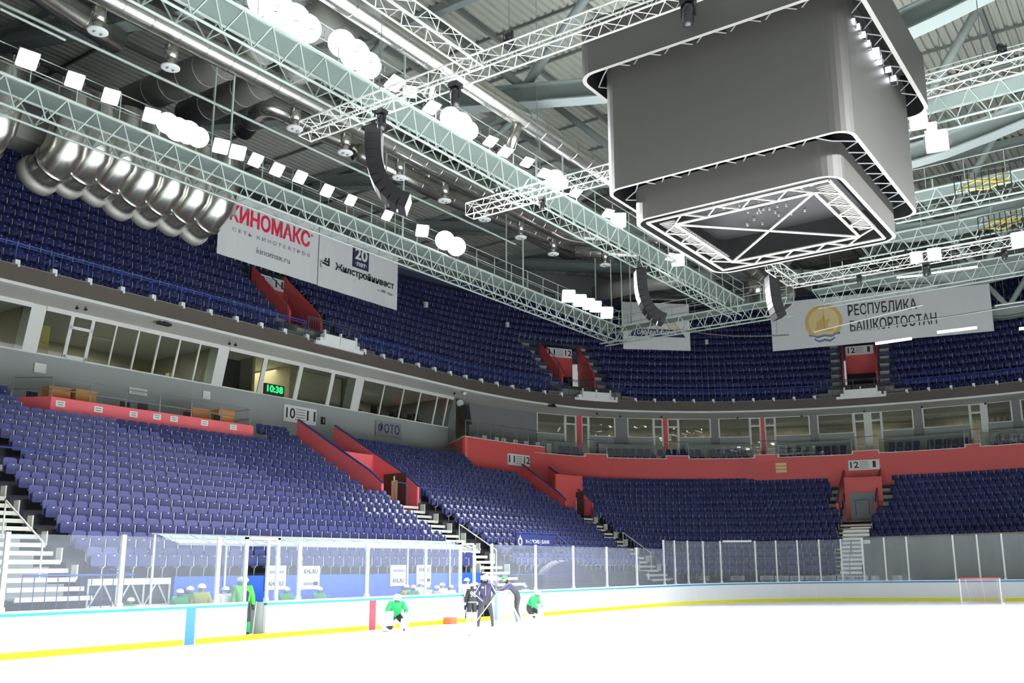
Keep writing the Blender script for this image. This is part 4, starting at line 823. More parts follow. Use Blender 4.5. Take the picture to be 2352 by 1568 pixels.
for i, (x0, x1, y0, y1, X) in enumerate(((2195, 2325, 405, 455, 16), (2250, 2352, 495, 545, 22))):   # black mesh trays with yellow cable
    a, b = at(x0, y1, X=X), at(x1, y1-22, X=X); rr = root('cable_tray', 'black mesh tray with yellow cables on the right, %s one' % ('upper', 'lower')[i], 'cable tray', a); mb = MB()
    for z in (0, .35, .7, 1.0): mb.tube(a+UPZ*z, b+UPZ*z, .02, 4)
    for f in np.linspace(0, 1, 9): q = a+(b-a)*f; mb.tube(q, q+UPZ*1.0, .02, 4)
    mb.build('mesh_side', 'black', rr); 
    for j in range(4): mb = MB(); mb.path([a+(b-a)*f+UPZ*(.35+.12*j+.1*math.sin(f*9+j*2))+V3(.2, 0, 0) for f in np.linspace(.05+.05*j, .95, 12)], .05, 5); mb.build('cable', 'cableyel', rr)

# ------------------------------------------------------------------ scoreboard cube
def rsq(h, rad, n=7): return [(sx*(h-rad)+rad*math.cos(a), sy*(h-rad)+rad*math.sin(a)) for sx, sy, a0 in ((1, 1, 0), (-1, 1, pi/2), (-1, -1, pi), (1, -1, 1.5*pi)) for a in np.linspace(a0, a0+pi/2, n)]
r = root('scoreboard', 'huge dark grey video scoreboard cube hanging over centre ice', 'scoreboard', (0, 0, 11.15))
def shell(name, h, rad, z0, z1, th, m, lip=.06):
    mb = MB(); o, i = rsq(h, rad), rsq(h-th, rad*.8); n = len(o)
    P = [V3(x, y, z0) for x, y in o]+[V3(x, y, z1) for x, y in o]+[V3(x, y, z0) for x, y in i]+[V3(x, y, z1) for x, y in i]; F = []; mi = []
    for j in range(n):
        k = (j+1) % n; F += [(j, k, n+k, n+j), (2*n+k, 2*n+j, 3*n+j, 3*n+k), (k, j, 2*n+j, 2*n+k), (n+j, n+k, 3*n+k, 3*n+j)]; mi += [0, 2, 1, 2]
    mb.v = [tuple(p) for p in P]; mb.f = F; mb.m = mi; return mb.build(name, [m, 'screenlip', 'sbdark'], r)
shell('lower_ring', 2.9, .55, 11.18, 12.15, .1, 'screen'); shell('main_screen', 3.42, .5, 12.0, 15.95, .1, 'screen'); shell('upper_ring', 3.95, .6, 15.35, 16.95, .12, 'screen')
mb = MB(); mb.prism(rsq(2.6, .4), V3(0, 0, 13.4), V3(1, 0, 0), V3(0, 1, 0), V3(0, 0, .1)); mb.prism(rsq(3.7, .5), V3(0, 0, 16.7), V3(1, 0, 0), V3(0, 1, 0), V3(0, 0, .1)); mb.build('inner_ceiling', 'sbdark', r)
mb = MB(); mb.prism(rsq(2.72, .45), V3(0, 0, 12.2), V3(1, 0, 0), V3(0, 1, 0), V3(0, 0, .04)); o = rsq(2.62, .4)
for h, z0, z1 in ((2.6, 12.1, 15.9), ): mb.prism(rsq(h, .4), V3(0, 0, 14.9), V3(1, 0, 0), V3(0, 1, 0), V3(0, 0, .05))
for j in range(len(o)): a, b = o[j], o[(j+1) % len(o)]; mb.add([(*a, 11.35), (*b, 11.35), (*b, 15.9), (*a, 15.9)], [(0, 1, 2, 3)])
mb.build('inner_casing', 'sbdark', r)
mb = MB(); h0, h1 = 2.55, 1.98                   # bottom ladder frame
for sx, sy, tx, ty in ((1, 0, 0, 1), (-1, 0, 0, 1), (0, 1, 1, 0), (0, -1, 1, 0)):
    for h in (h0, h1): mb.tube((sx*h+tx*h, sy*h+ty*h, 11.2), (sx*h-tx*h, sy*h-ty*h, 11.2), .045, 6)
    for j in range(8):
        a, b = -h1+j*h1/4, -h1+(j+1)*h1/4; hh = (h0, h1) if j % 2 else (h1, h0); mb.tube((sx*hh[0]+tx*a, sy*hh[0]+ty*a, 11.2), (sx*hh[1]+tx*b, sy*hh[1]+ty*b, 11.2), .03, 5)
mb.build('bottom_frame', 'screenlip', r)
for a in ((1, 1), (1, -1)): mb = MB(); mb.tube((h1*a[0], h1*a[1], 11.2), (-h1*a[0], -h1*a[1], 11.2), .04, 6); mb.build('diagonal_brace', 'screenlip', r)
for sx in (-1, 1):                               # slatted panels under two sides
    mb = MB(); [mb.box((y, sx*2.26-.24, 11.34), (y+.05, sx*2.26+.24, 11.38)) for y in np.arange(-1.9, 1.9, .12)]; mb.build('slatted_panel', 'screenlip', r)
rng = np.random.RandomState(3); mb = MB(); [mb.box((x, y, 12.1), (x+.05*a, y+.05/a, 12.18)) for x, y, a in zip(rng.uniform(-1.8, 1.8, 60), rng.uniform(-1.8, 1.8, 60), rng.uniform(.5, 2, 60))]; mb.build('small_fittings', 'screenlip', r)['kind'] = 'stuff'
mb = MB()
for z, h, h2 in ((12.0, 3.3, 2.75), (15.4, 3.8, 3.35)):
    for sx, sy, tx, ty in ((1, 0, 0, 1), (-1, 0, 0, 1), (0, 1, 1, 0), (0, -1, 1, 0)):
        for j in range(14): a, b = -h2+j*h2/7, -h2+(j+1)*h2/7; hh = (h, h2) if j % 2 else (h2, h); mb.tube((sx*hh[0]+tx*a, sy*hh[0]+ty*a, z+.1), (sx*hh[1]+tx*b, sy*hh[1]+ty*b, z+.1), .022, 4)
mb.build('ring_braces', 'gdark', r)
for i, (a, b) in enumerate(((-2, -2), (2, -2), (2, 2), (-2, 2))): mb = MB(); mb.tube((a, b, 16.8), (a, b, RZ), .04, 5); mb.build('hoist_cable', 'rail', r)

# ------------------------------------------------------------------ line-array speakers, moving heads
def line_array(label, top, n, tilt):
    top = V3(*top); rr = root('line_array', label, 'loudspeaker', top); p = top.copy(); a = 0
    for j in range(n):
        a = tilt*j*j/n/n; d = V3(math.sin(a)*.62, -math.sin(a)*.78, -math.cos(a)); f = unit(V3(-.62*0+math.cos(a)*.62, -math.cos(a)*.78, math.sin(a))); w = np.cross(d, f)
        mb = MB(); mb.obox(p+d*.14, d*.135, w*.42, f*.26); mb.build('cabinet', 'black', rr); p = p+d*.28
    mb = MB(); mb.tube(top, top+UPZ*.8, .03, 5); mb.obox(top+UPZ*.05, (.3, 0, 0), (0, .3, 0), (0, 0, .04)); mb.build('rigging', 'black', rr)
line_array('curved black line array hanging under the near cross truss end', at(860, 300, Z=16.2), 11, 1.5)
line_array('curved black line array hanging by the corner catwalk', at(1470, 622, Z=16.8), 11, 1.5)
line_array('short black line array beside the bright elbow duct', at(1772, 634, Z=16.4), 8, .5)
HEADS = [(1047, 128, Xb, .8, -1), (877, 250, Xb, .7, -1), (1580, 5, Xb, .85, -1), (1168, 100, Xb, .7, 1), (1245, 470, Xc, .55, -1), (1140, 430, Xc, .5, 1), (2302, 118, Xc, .6, 1), (1973, 632, Xd, .55, -1), (2127, 606, Xd, .75, -1), (2306, 572, Xd, .6, -1), (1840, 612, Xd, .45, 1), (2082, 575, Xd, .4, 1)]
for i, (x, y, X, sc, dn) in enumerate(HEADS):
    p = at(x, y, X=X); p[2] = ZT+.26*dn
    where = {Xb: 'near', Xc: 'middle', Xd: 'far'}[X]
    rr = root('moving_head_light', 'black moving head light %s the %s cross truss, %s of twelve in all' % ('under' if dn < 0 else 'on top of', where, ordw(i+1)), 'stage light', p, 'black moving head lights')
    u = UPZ*dn; mb = MB(); mb.obox(p+u*.1*sc, (.2*sc, 0, 0), (0, .2*sc, 0), (0, 0, .1*sc)); mb.build('base', 'black', rr)
    for sg in (-1, 1): mb = MB(); mb.obox(p+u*.42*sc+V3(0, sg*.2*sc, 0), (.06*sc, 0, 0), (0, .025*sc, 0), (0, 0, .26*sc)); mb.build('yoke_arm', 'black', rr)
    mb = MB(); mb.lathe([(.02, -.28), (.14, -.26), (.19, -.1), (.19, .25), (.15, .4), (.02, .42)], p+u*.5*sc, unit(V3(.25, .2, -1 if dn < 0 else .4)), 12); mb.v = [tuple((p+u*.5*sc)+(np.array(v)-(p+u*.5*sc))*sc) for v in mb.v]; mb.build('head', 'blacks', rr, True)

# ------------------------------------------------------------------ floodlights
LN = [0]
def flood(p, aim, size, label, group, power=1.0, light=True, rnd=False):
    p = V3(*p); f = unit(V3(*aim)-p); u = unit(UPZ-f*(f@UPZ)); w = np.cross(f, u)
    rr = root('floodlight', label, 'floodlight', p, group); mb = MB(); (mb.lathe([(.02, -.12), (size*.5, -.06), (size*.53, -.005), (.02, -.005)], p, f, 16) if rnd else mb.obox(p-f*.06, w*size/2*1.06, u*size/2*1.06, f*.045)); mb.build('housing', 'gdark', rr)
    mb = MB(); c_ = .5 if rnd else .13; mb.prism([(sx*(.5-c_)+c_*math.cos(a), sy*(.5-c_)+c_*math.sin(a)) for sx, sy, a0 in ((1, 1, 0), (-1, 1, pi/2), (-1, -1, pi), (1, -1, 1.5*pi)) for a in np.linspace(a0, a0+pi/2, 6)], p-f*.012, w*size, u*size, f*.024); mb.build('lens', 'lens', rr)
    mb = MB(); mb.path([p+w*size*.62-f*.06, p+w*size*.62-f*.3-UPZ*.25, p-w*size*.62-f*.3-UPZ*.25, p-w*size*.62-f*.06], .02, 4); mb.build('bracket', 'gdark', rr)
    if light:
        l = bpy.data.lights.new('flood_beam', 'SPOT'); l.energy = FLOOD_W*power; l.spot_size = math.radians(72); l.spot_blend = .7; l.shadow_soft_size = .25; l.color = (.96, .98, 1)
        o = bpy.data.objects.new('flood_beam', l); COL.objects.link(o); o.parent = rr; o.location = tuple(f*.05); o.rotation_mode = 'QUATERNION'; o.rotation_quaternion = Vector(f).to_track_quat('-Z', 'Y')
C1 = [(64, 137, .62, 1), (172, 185, .55, 1), (255, 222, .55, 1), (348, 266, .55, 1), (385, 283, .8, 2), (408, 297, .9, 2), (432, 304, .9, 2), (455, 315, .8, 2), (508, 336, .6, 1), (546, 350, .6, 1), (588, 368, .55, 0), (637, 390, .55, 0), (690, 407, .55, 0), (752, 438, .55, 0), (806, 460, .5, 0), (890, 495, .5, 0), (970, 530, .62, 1), (1022, 552, 1.0, 2), (1048, 566, 1.0, 2), (1306, 680, .8, 1), (1332, 690, .8, 1), (1352, 698, .75, 1), (1368, 704, .75, 1), (1394, 718, .8, 1)]
C2 = [(600, 5, .8, 2), (640, 25, 1.0, 2), (675, 45, 1.0, 2), (705, 65, .9, 2), (785, 100, .9, 2), (815, 125, 1.0, 2), (845, 150, .9, 2), (907, 192, .6, 0), (943, 211, .45, 1), (992, 247, .55, 0), (1035, 270, .8, 2), (1058, 285, .9, 2), (1078, 300, .7, 2), (1127, 325, .5, 0), (1162, 348, .55, 0), (1211, 373, .5, 0), (1250, 398, .5, 0), (1275, 412, .85, 2), (1290, 420, .6, 2), (1323, 443, .5, 0), (1397, 490, .5, 0), (1420, 506, .75, 1), (1540, 590, .5, 0), (1557, 597, .7, 1)]
def frontal(p): return CAM+V3(6, 4, -2)
for nm, lst, Y in (('left', C1, 22.2), ('middle', C2, 13.0)):
    for i, (x, y, sz, fc) in enumerate(lst):
        p = at(x, y, Y=Y); aim = CAM+V3(2, 2, 0) if fc == 2 else V3(p[0]*.45-9, 3, 0) if fc == 1 else V3(p[0]*.8-1, 4 if Y < 15 else 1, 0)
        flood(p, aim, sz, 'lit white floodlight on the %s lamp catwalk, %s from the near end' % (nm, ordw(i+1)), 'lit floodlights on the catwalks', .8 if fc == 2 else 1.0, fc != 2, fc == 2)  # round heads: clustered, enlarged and turned to camera to fill out lamp bloom
for i, (x, y) in enumerate(((1957, 50), (1968, 62), (1981, 80), (1992, 100), (2008, 122), (2014, 138), (2040, 160), (2052, 180))):
    p = at(x, y, Z=15.3); flood(p, CAM+V3(5, 1, 0), .15 if i not in (4, 5) else .26, 'small lit lamp under the upper scoreboard ring, %s from the top' % ordw(i+1), 'small lamps under the scoreboard ring', 0, False)
for i, (x, y, X, s) in enumerate(((2110, 278, 9.3, .6), (2140, 292, 9.4, .35), (2138, 312, 9.5, .4), (2152, 324, 9.6, .75), (2105, 591, Xd, .55), (2146, 584, Xd, .6), (2342, 550, Xd, .7))):
    p = at(x, y, X=X); flood(p, CAM+V3(8, 2, 0), s, 'lit floodlight %s, %s from the left' % ('right of the scoreboard' if i < 4 else 'on the far cross truss', ordw(i+1 if i < 4 else i-3)), 'lit lamps on the right', .5, False)
for nm, Y in (('inner', -13), ('outer', -22.2)):
    for i, X in enumerate(np.linspace(-20, 26, 14)): flood((X, Y, 19.3), (X*.62, -7 if Y > -15 else -3, 0), .6, 'lit floodlight on the %s near side catwalk, %s from the near end' % (nm, ordw(i+1)), 'lit floodlights over the near side', 1.2)
# hung net bars before the end banner
for i, (x0, y0, x1, y1, m) in enumerate(((1560, 757, 1812, 769, 'rail'), (1870, 762, 2120, 700, 'frame'), (1955, 762, 2352, 700, 'rail'), (2285, 702, 2352, 692, 'frame'))):
    a, b = at(x0, y0, X=34), at(x1, y1, X=34); mb = MB(); mb.path([a+(b-a)*f-UPZ*.25*math.sin(pi*f)*(i == 0) for f in np.linspace(0, 1, 9)], .05, 5); rr = root('net_bar', 'thin hanging bar before the end banner, %s from the left' % ordw(i+1), 'net bar', (a+b)/2); mb.build('bar', m, rr)
    for f in (.1, .9): mb = MB(); q = a+(b-a)*f; mb.tube(q, q+V3(0, 0, 18.6-q[2]), .012, 4); mb.build('hanging_wire', 'rail', rr)
for i, (x0, y0, x1, y1) in enumerate(((2011, 789, 2094, 777), (2153, 763, 2244, 752), (2341, 755, 2400, 748))):
    a, b = at(x0, y0, X=36), at(x1, y1, X=36); mb = MB(); mb.tube(a, b, .09, 8); solo('tube_light', mb, 'tubelight', 'lit white tube light hung before the end stand, %s from the left' % ordw(i+1), 'tube light')
for i, (x0, y0, x1, y1) in enumerate(((2060, 637, 2118, 632), (2140, 627, 2245, 612))): a, b = at(x0, y0, X=24), at(x1, y1, X=24); mb = MB(); mb.tube(a, b, .05, 6); solo('tube_light', mb, 'tubelight', 'thin white tube under the far catwalk, %s' % ('shorter one' if i == 0 else 'longer one'), 'tube light')

# ------------------------------------------------------------------ bench side of the boards
mb = MB(); mb.box((-6.6, 16.62, 0), (8.0, 16.74, 1.88)); solo('bench_back_wall', mb, 'bluepanel', 'solid blue back wall of the players bench under the glass canopy', 'wall panel')
mb = MB(); mb.box((-6.4, 16.05, .42), (4.6, 16.45, .48)); [mb.box((x, 16.1, 0), (x+.06, 16.4, .42)) for x in np.arange(-6.3, 4.6, 1.8)]; solo('players_bench', mb, 'white', 'long white players bench behind the boards', 'bench')
r = root('bench_canopy', 'glass canopy on white posts over the players bench', 'canopy', (-1, 15.9, 0))
for i, x in enumerate(np.arange(-7.5, 5.7, 1.1)): mb = MB(); a = V3(x, 15.25, 2.80); mb.add([a, a+V3(1.06, 0, 0), V3(x+1.26, 16.6, 3.12), V3(x+.2, 16.6, 3.12)], [(0, 1, 2, 3)]); mb.build('glass_panel', 'canopy', r)
mb = MB()
for x in np.arange(-7.5, 6.3, .55): mb.tube((x, 15.25, 2.79), (x+.55, 16.6, 3.1), .025, 4)
for y, z in ((15.25, 2.79), (16.6, 3.11), (15.9, 2.95)): mb.tube((-7.5, y, z), (6.1, y, z), .035, 5)
mb.build('canopy_ribs', 'rail', r)
for i, x in enumerate((-7.4, -4.9, -1.9, 1.2, 3.4, 5.9)): mb = MB(); mb.tube((x, 16.55, 0), (x, 16.55, 3.1), .035, 6); mb.build('post', 'frame', r)
def gate(label, x0, x1, z, y=15.05):
    g = root('gateway', label, 'gate', ((x0+x1)/2, y, 0)); mb = MB()
    for x in (x0, x1): mb.box((x-.05, y-.03, 0), (x+.05, y+.05, z))
    mb.box((x0-.05, y-.03, z-.06), (x1+.05, y+.05, z)); mb.build('frame', 'frame', g)
    return g
gate('tall white gate frame of the open bench door with players in green', -5.2, -4.0, 3.02, 15.2)
gate('tall white gate frame at the far end of the players bench, by the coaches', 4.92, 5.8, 3.02, 15.2)
mb = MB(); mb.box((4.95, 15.05, .1), (5.0, 16.0, 1.05)); solo('gate_leaf', mb, 'board', 'white gate leaf swung open behind the coaches', 'gate')
mb = MB(); mb.box((-4.5, 15.15, .05), (-4.44, 15.95, 1.08)); solo('gate_leaf', mb, 'board', 'white door leaf swung open beside the players in green', 'gate')
for i, (x, y) in enumerate(((634, 1326), (713, 1326), (915, 1321), (974, 1320))):
    p = at(x, y, Y=16.55); q = sign('advert_sign', 'white KHL.RU sign at the players bench, %s from the near end' % ordw(i+1), p, X1, UPZ, .82, .78, 'white', [('KHL.RU', 0, -.2 if i in (0, 2) else .2, .15, 'ink', .6, .004)], None, 'sign')
    mb = MB(); plate(mb, p+V3(0, -.03, .18 if i in (0, 2) else -.2), X1, UPZ, .6, .09, .01); mb.build('faint_print', 'bgrey', q)
    if i in (1, 3): mb = MB(); plate(mb, p+V3(.22, -.035, -.2), X1, UPZ, .2, .12, .01); mb.build('dark_print', 'ink', q)
for i, x in enumerate((1590, 1616, 1694, 1761, 1795, 1830, 1866, 1903, 1940, 1976, 2019, 2054)):   # small white boards along the end glass
    p = at(x, 1328.5, Y=15.6) if x < 1620 else at(x, 1327.5, X=31.0 if x > 1700 else 30.4); 
    if x < 1620: p = at(x, 1329, X=28.6)
    tt = ['', '', '', '', '', '', '', '', 'KHL.RU', 'KHL.RU', '', ''][i]; rg = V3(.25, -1, 0) if x < 1720 else V3(0, -1, 0)
    q = sign('advert_board', 'low white advertising board behind the end glass, %s from the left' % ordw(i+1), p, rg, UPZ, .86 if x > 1620 else .7, .3, 'white', [(tt, 0, 0, .12, 'ink', .6, .003)] if tt else [], None if tt else (0, .5), 'sign')
    for a in (-.25, .25): mb = MB(); mb.tube(p+unit(rg)*a-UPZ*.15, V3(p[0], p[1], .3)+unit(rg)*a, .02, 4); mb.build('leg', 'frame', q)
def scaffold(label, x0, x1, y, z0, z1):
    g = root('scaffold_truss', label, 'scaffold', ((x0+x1)/2, y, 0)); mb = MB(); mb.box((x0, y-.05, z1-.18), (x1, y+.05, z1)); mb.tube((x0, y, z0+.08), (x1, y, z0+.08), .035, 5)
    n = max(2, int((x1-x0)/.8))
    for j in range(n): a, b = x0+(x1-x0)*j/n, x0+(x1-x0)*(j+1)/n; m = (a+b)/2; mb.tube((a, y, z0), (m, y, z1-.1), .025, 4); mb.tube((m, y, z1-.1), (b, y, z0), .025, 4)
    for x in np.linspace(x0, x1, n+1): mb.tube((x, y, -.1), (x, y, z1), .03, 4)
    mb.build('lattice', 'offwhite', g)
scaffold('white scaffold truss under the seats beside the near stairs', -9.2, -6.7, 16.7, 1.0, 1.85); scaffold('white scaffold truss under the seats left of the near stairs', -16, -11.6, 16.7, .3, 1.4); scaffold('white scaffold truss under the seats by the far gate', 7.4, 9.2, 16.7, .9, 1.75)
mb = MB(); mb.box((-11.6, 15.6, .8), (-9.2, 16.7, .98)); [mb.box((x, 15.7, 0), (x+.06, 15.76, .8)) for x in (-11.5, -10.4, -9.3)]; solo('stair_landing', mb, 'offwhite', 'white landing at the foot of the nearest stairs', 'landing')
g = root('landing_rail', 'blue rail with bars at the foot of the nearest stairs', 'railing', (-9.6, 15.5, 1)); mb = MB(); mb.path([(-11.6, 15.55, 1.95), (-8.6, 15.55, 1.95), (-8.6, 16.7, 2.1)], .025, 5)
for x in np.arange(-11.6, -8.6, .3): mb.tube((x, 15.55, .95), (x, 15.55, 1.95), .014, 4)
mb.build('rail_bars', 'bluerail', g)
# tunnel with the blue bank sign
g = root('tunnel_canopy', 'blue players tunnel cover with a bank sign reading УРАЛСИБ above it', 'canopy', (12, 17.6, 1.5)); a, b = at(1187, 1228, Y=17.6), at(1272, 1232, Y=17.6); c = (a+b)/2
mb = MB(); mb.box((a[0], 17.6, a[2]-.62), (b[0], 17.72, a[2]+.05)); mb.build('sign_board', 'blueline' if False else 'seat', g); text('УРАЛСИБ | БАНК', .17, (c[0]+.15, 17.6, a[2]-.3), X1, UPZ, 'white', g, 2.0, 'lettering', .004)
mb = MB(); mb.path([V3(a[0]+.22+.14*math.cos(t), 17.57, a[2]-.3+.17*math.sin(t)) for t in np.linspace(0, 2*pi, 13)], .03, 5); mb.prism([(-.06, 0), (.06, 0), (0, .3)], V3(a[0]+.22, 17.58, a[2]-.2), X1, UPZ, V3(0, -.02, 0)); mb.build('round_logo', 'white', g)
mb = MB(); q = [(a[0]-.1, 17.6, a[2]+.12), (b[0]+.2, 17.6, a[2]+.12), (b[0]+2.6, 16.5, a[2]-1.7)]; mb.path(q, .03, 5); mb.path([(a[0]+.1, 17.6, a[2]+.1), (b[0]-.6, 16.3, a[2]-1.6)], .03, 5); mb.path([(a[0]-2.6, 16.5, 1.75), (b[0]+.2, 16.5, 1.75)], .03, 5)
mb.build('blue_rails', 'bluerail', g)
mb = MB(); xs_ = np.linspace(a[0]+.5, b[0]+1.6, 12); mb.loft([[V3(x, 16.5, .2), V3(x, 16.5, 1.75+.62*math.sin(pi*j/11)), V3(x, 18, 1.9+.62*math.sin(pi*j/11)), V3(x, 18, .2)] for j, x in enumerate(xs_)]); mb.build('arched_cover', 'bnavy', g)
mb = MB(); p = at(1036, 1426, Y=14.75); mb.box((p[0]-.18, 14.62, 0), (p[0]+.18, 14.93, .24)); mb.box((p[0]-.2, 14.6, .2), (p[0]+.2, 14.95, .25)); solo('orange_crate', mb, 'orange', 'small orange crate on the ice against the yellow kick plate', 'crate')
p = at(1077, 1458, Z=0); mb = MB(); mb.lathe([(.01, 0), (.038, 0), (.038, .025), (.01, .025)], p, UPZ, 12); solo('puck', mb, 'black', 'black puck on the ice before the coach with the stick', 'puck')

# ------------------------------------------------------------------ goals
def goal(label, loc, rz):
    g = root('hockey_goal', label, 'goal', loc, None, rz, True); W = .915
    for s in (-1, 1): mb = MB(); mb.tube((0, s*W, 0), (0, s*W, 1.22), .03, 8); mb.build('post', 'net', g)  # red posts coloured pale: their overexposed wash is put into the colour
    mb = MB(); mb.tube((0, -W-.03, 1.22), (0, W+.03, 1.22), .032, 8); mb.build('crossbar', 'goalred', g)
    mb = MB(); base = [(0, -W, .03), (.55, -W*1.05, .03), (1.0, -W*.75, .03), (1.12, 0, .03), (1.0, W*.75, .03), (.55, W*1.05, .03), (0, W, .03)]; top = [(0, -W, 1.22), (.35, -W, 1.2), (.5, -W*.8, 1.19), (.52, 0, 1.19), (.5, W*.8, 1.19), (.35, W, 1.2), (0, W, 1.22)]
    mb.path(base, .022, 6); mb.path(top, .016, 6)
    for i in (2, 3, 4): mb.tube(base[i], top[i], .014, 5)
    mb.build('back_frame', 'net', g); mb = MB()
    for i in range(6): mb.add([base[i], base[i+1], top[i+1], top[i]], [(0, 1, 2, 3)])
    mb.build('net', 'meshnet', g); mb = MB(); mb.add(top, [tuple(range(7))]); mb.build('top_net', 'meshnet', g)
goal('hockey goal in front of the dark tarp at the far end of the rink', (25.9, -.05, 0), 0)
goal('hockey goal standing sideways behind the coaches near the open gate', (3.5, 12.4, 0), math.radians(-60))

# ------------------------------------------------------------------ people
J0 = dict(pel=(0, 0, .98), abd=(0, .01, 1.14), chest=(0, .0, 1.32), neck=(0, .0, 1.5), head=(0, .02, 1.62), crown=(0, .02, 1.72), shL=(-.19, 0, 1.45), shR=(.19, 0, 1.45), elL=(-.27, -.02, 1.18), elR=(.27, -.02, 1.18), wrL=(-.29, .1, .95), wrR=(.29, .1, .95),
          hiL=(-.1, 0, .93), hiR=(.1, 0, .93), knL=(-.13, .04, .52), knR=(.13, .04, .52), anL=(-.15, -.02, .11), anR=(.15, -.02, .11), toL=(-.17, .17, .06), toR=(.17, .17, .06))
R0 = dict(pel=.15, abd=.145, chest=.165, neck=.062, head=.095, crown=.07, shL=.085, shR=.085, elL=.058, elR=.058, wrL=.04, wrR=.04, hiL=.1, hiR=.1, knL=.068, knR=.068, anL=.05, anR=.05, toL=.04, toR=.04)
BN = [('pel', 'abd', 'T'), ('abd', 'chest', 'T'), ('chest', 'neck', 'T'), ('neck', 'head', 'H'), ('head', 'crown', 'H'), ('chest', 'shL', 'A'), ('shL', 'elL', 'A'), ('elL', 'wrL', 'A'), ('chest', 'shR', 'A'), ('shR', 'elR', 'A'), ('elR', 'wrR', 'A'),
      ('pel', 'hiL', 'L'), ('hiL', 'knL', 'L'), ('knL', 'anL', 'K'), ('anL', 'toL', 'F'), ('pel', 'hiR', 'L'), ('hiR', 'knR', 'L'), ('knR', 'anR', 'K'), ('anR', 'toR', 'F')]
def body(mats, pose={}, rad={}, hands=True, sub=2, curl=.6):
    J = {k: np.array(v, float) for k, v in {**J0, **pose}.items()}; Rr = {**R0, **rad}; bones = list(BN)
    if hands:
        for s, sg in (('L', -1), ('R', 1)):
            d = unit(J['wr'+s]-J['el'+s]); side = unit(np.cross(d, V3(0, 0, 1)) if abs(d[2]) < .9 else V3(sg, 0, 0)); nrm = np.cross(side, d); pm = J['wr'+s]+d*.07; J['pm'+s] = pm; Rr['pm'+s] = .034; bones.append(('wr'+s, 'pm'+s, 'G'))
            for i, (o, ln) in enumerate(((-.03, .075), (-.01, .085), (.011, .08), (.03, .062))):
                a = pm+d*.035+side*o*1.2; b = a+unit(d*(1-curl*.5)-nrm*curl)*ln*.55; c = b+unit(d*(1-curl)-nrm*curl*1.3)*ln*.45
                for nm, q, rr in (('a', a, .011), ('b', b, .010), ('c', c, .008)): J['f%d%s%s' % (i, nm, s)] = q; Rr['f%d%s%s' % (i, nm, s)] = rr
                bones += [('pm'+s, 'f%da%s' % (i, s), 'G'), ('f%da%s' % (i, s), 'f%db%s' % (i, s), 'G'), ('f%db%s' % (i, s), 'f%dc%s' % (i, s), 'G')]
            a = J['wr'+s]+d*.03+side*.045*sg*-1; b = a+unit(d+side*-sg*.6)*.04; J['ta'+s], J['tb'+s] = a, b; Rr['ta'+s], Rr['tb'+s] = .013, .01; bones += [('wr'+s, 'ta'+s, 'G'), ('ta'+s, 'tb'+s, 'G')]
    names = list(J); ix = {n: i for i, n in enumerate(names)}
    me = bpy.data.meshes.new('b'); me.from_pydata([tuple(J[n]) for n in names], [(ix[a], ix[b]) for a, b, _ in bones], []); o = bpy.data.objects.new('b', me); COL.objects.link(o)
    o.modifiers.new('s', 'SKIN'); 
    for i, n in enumerate(names): v = me.skin_vertices[0].data[i]; v.radius = (Rr[n]*(1.25 if n in ('chest', 'abd', 'pel') else 1), Rr[n]*(.85 if n in ('chest', 'abd', 'pel') else 1)); v.use_root = (n == 'pel')
    sb = o.modifiers.new('u', 'SUBSURF'); sb.levels = sub; sb.render_levels = sub
    bpy.context.view_layer.update(); m2 = bpy.data.meshes.new_from_object(o.evaluated_get(bpy.context.evaluated_depsgraph_get())); bpy.data.objects.remove(o)
    keys = 'T A L K F H G'.split(); m2.materials.clear(); [m2.materials.append(K[mats[k]]) for k in keys]
    C = np.array([p.center for p in m2.polygons]); best = np.full(len(C), 1e9); mi = np.zeros(len(C), int)
    for a, b, k in bones:
        A, Bv = J[a], J[b]; t = np.clip(((C-A)@(Bv-A))/max((Bv-A)@(Bv-A), 1e-9), 0, 1); d = np.linalg.norm(C-(A+t[:, None]*(Bv-A)), axis=1)/(Rr[a]+.02); w = d < best; best[w] = d[w]; mi[w] = keys.index(k)
    m2.polygons.foreach_set('material_index', mi.astype(np.int32)); m2.polygons.foreach_set('use_smooth', [True]*len(mi)); return m2, J
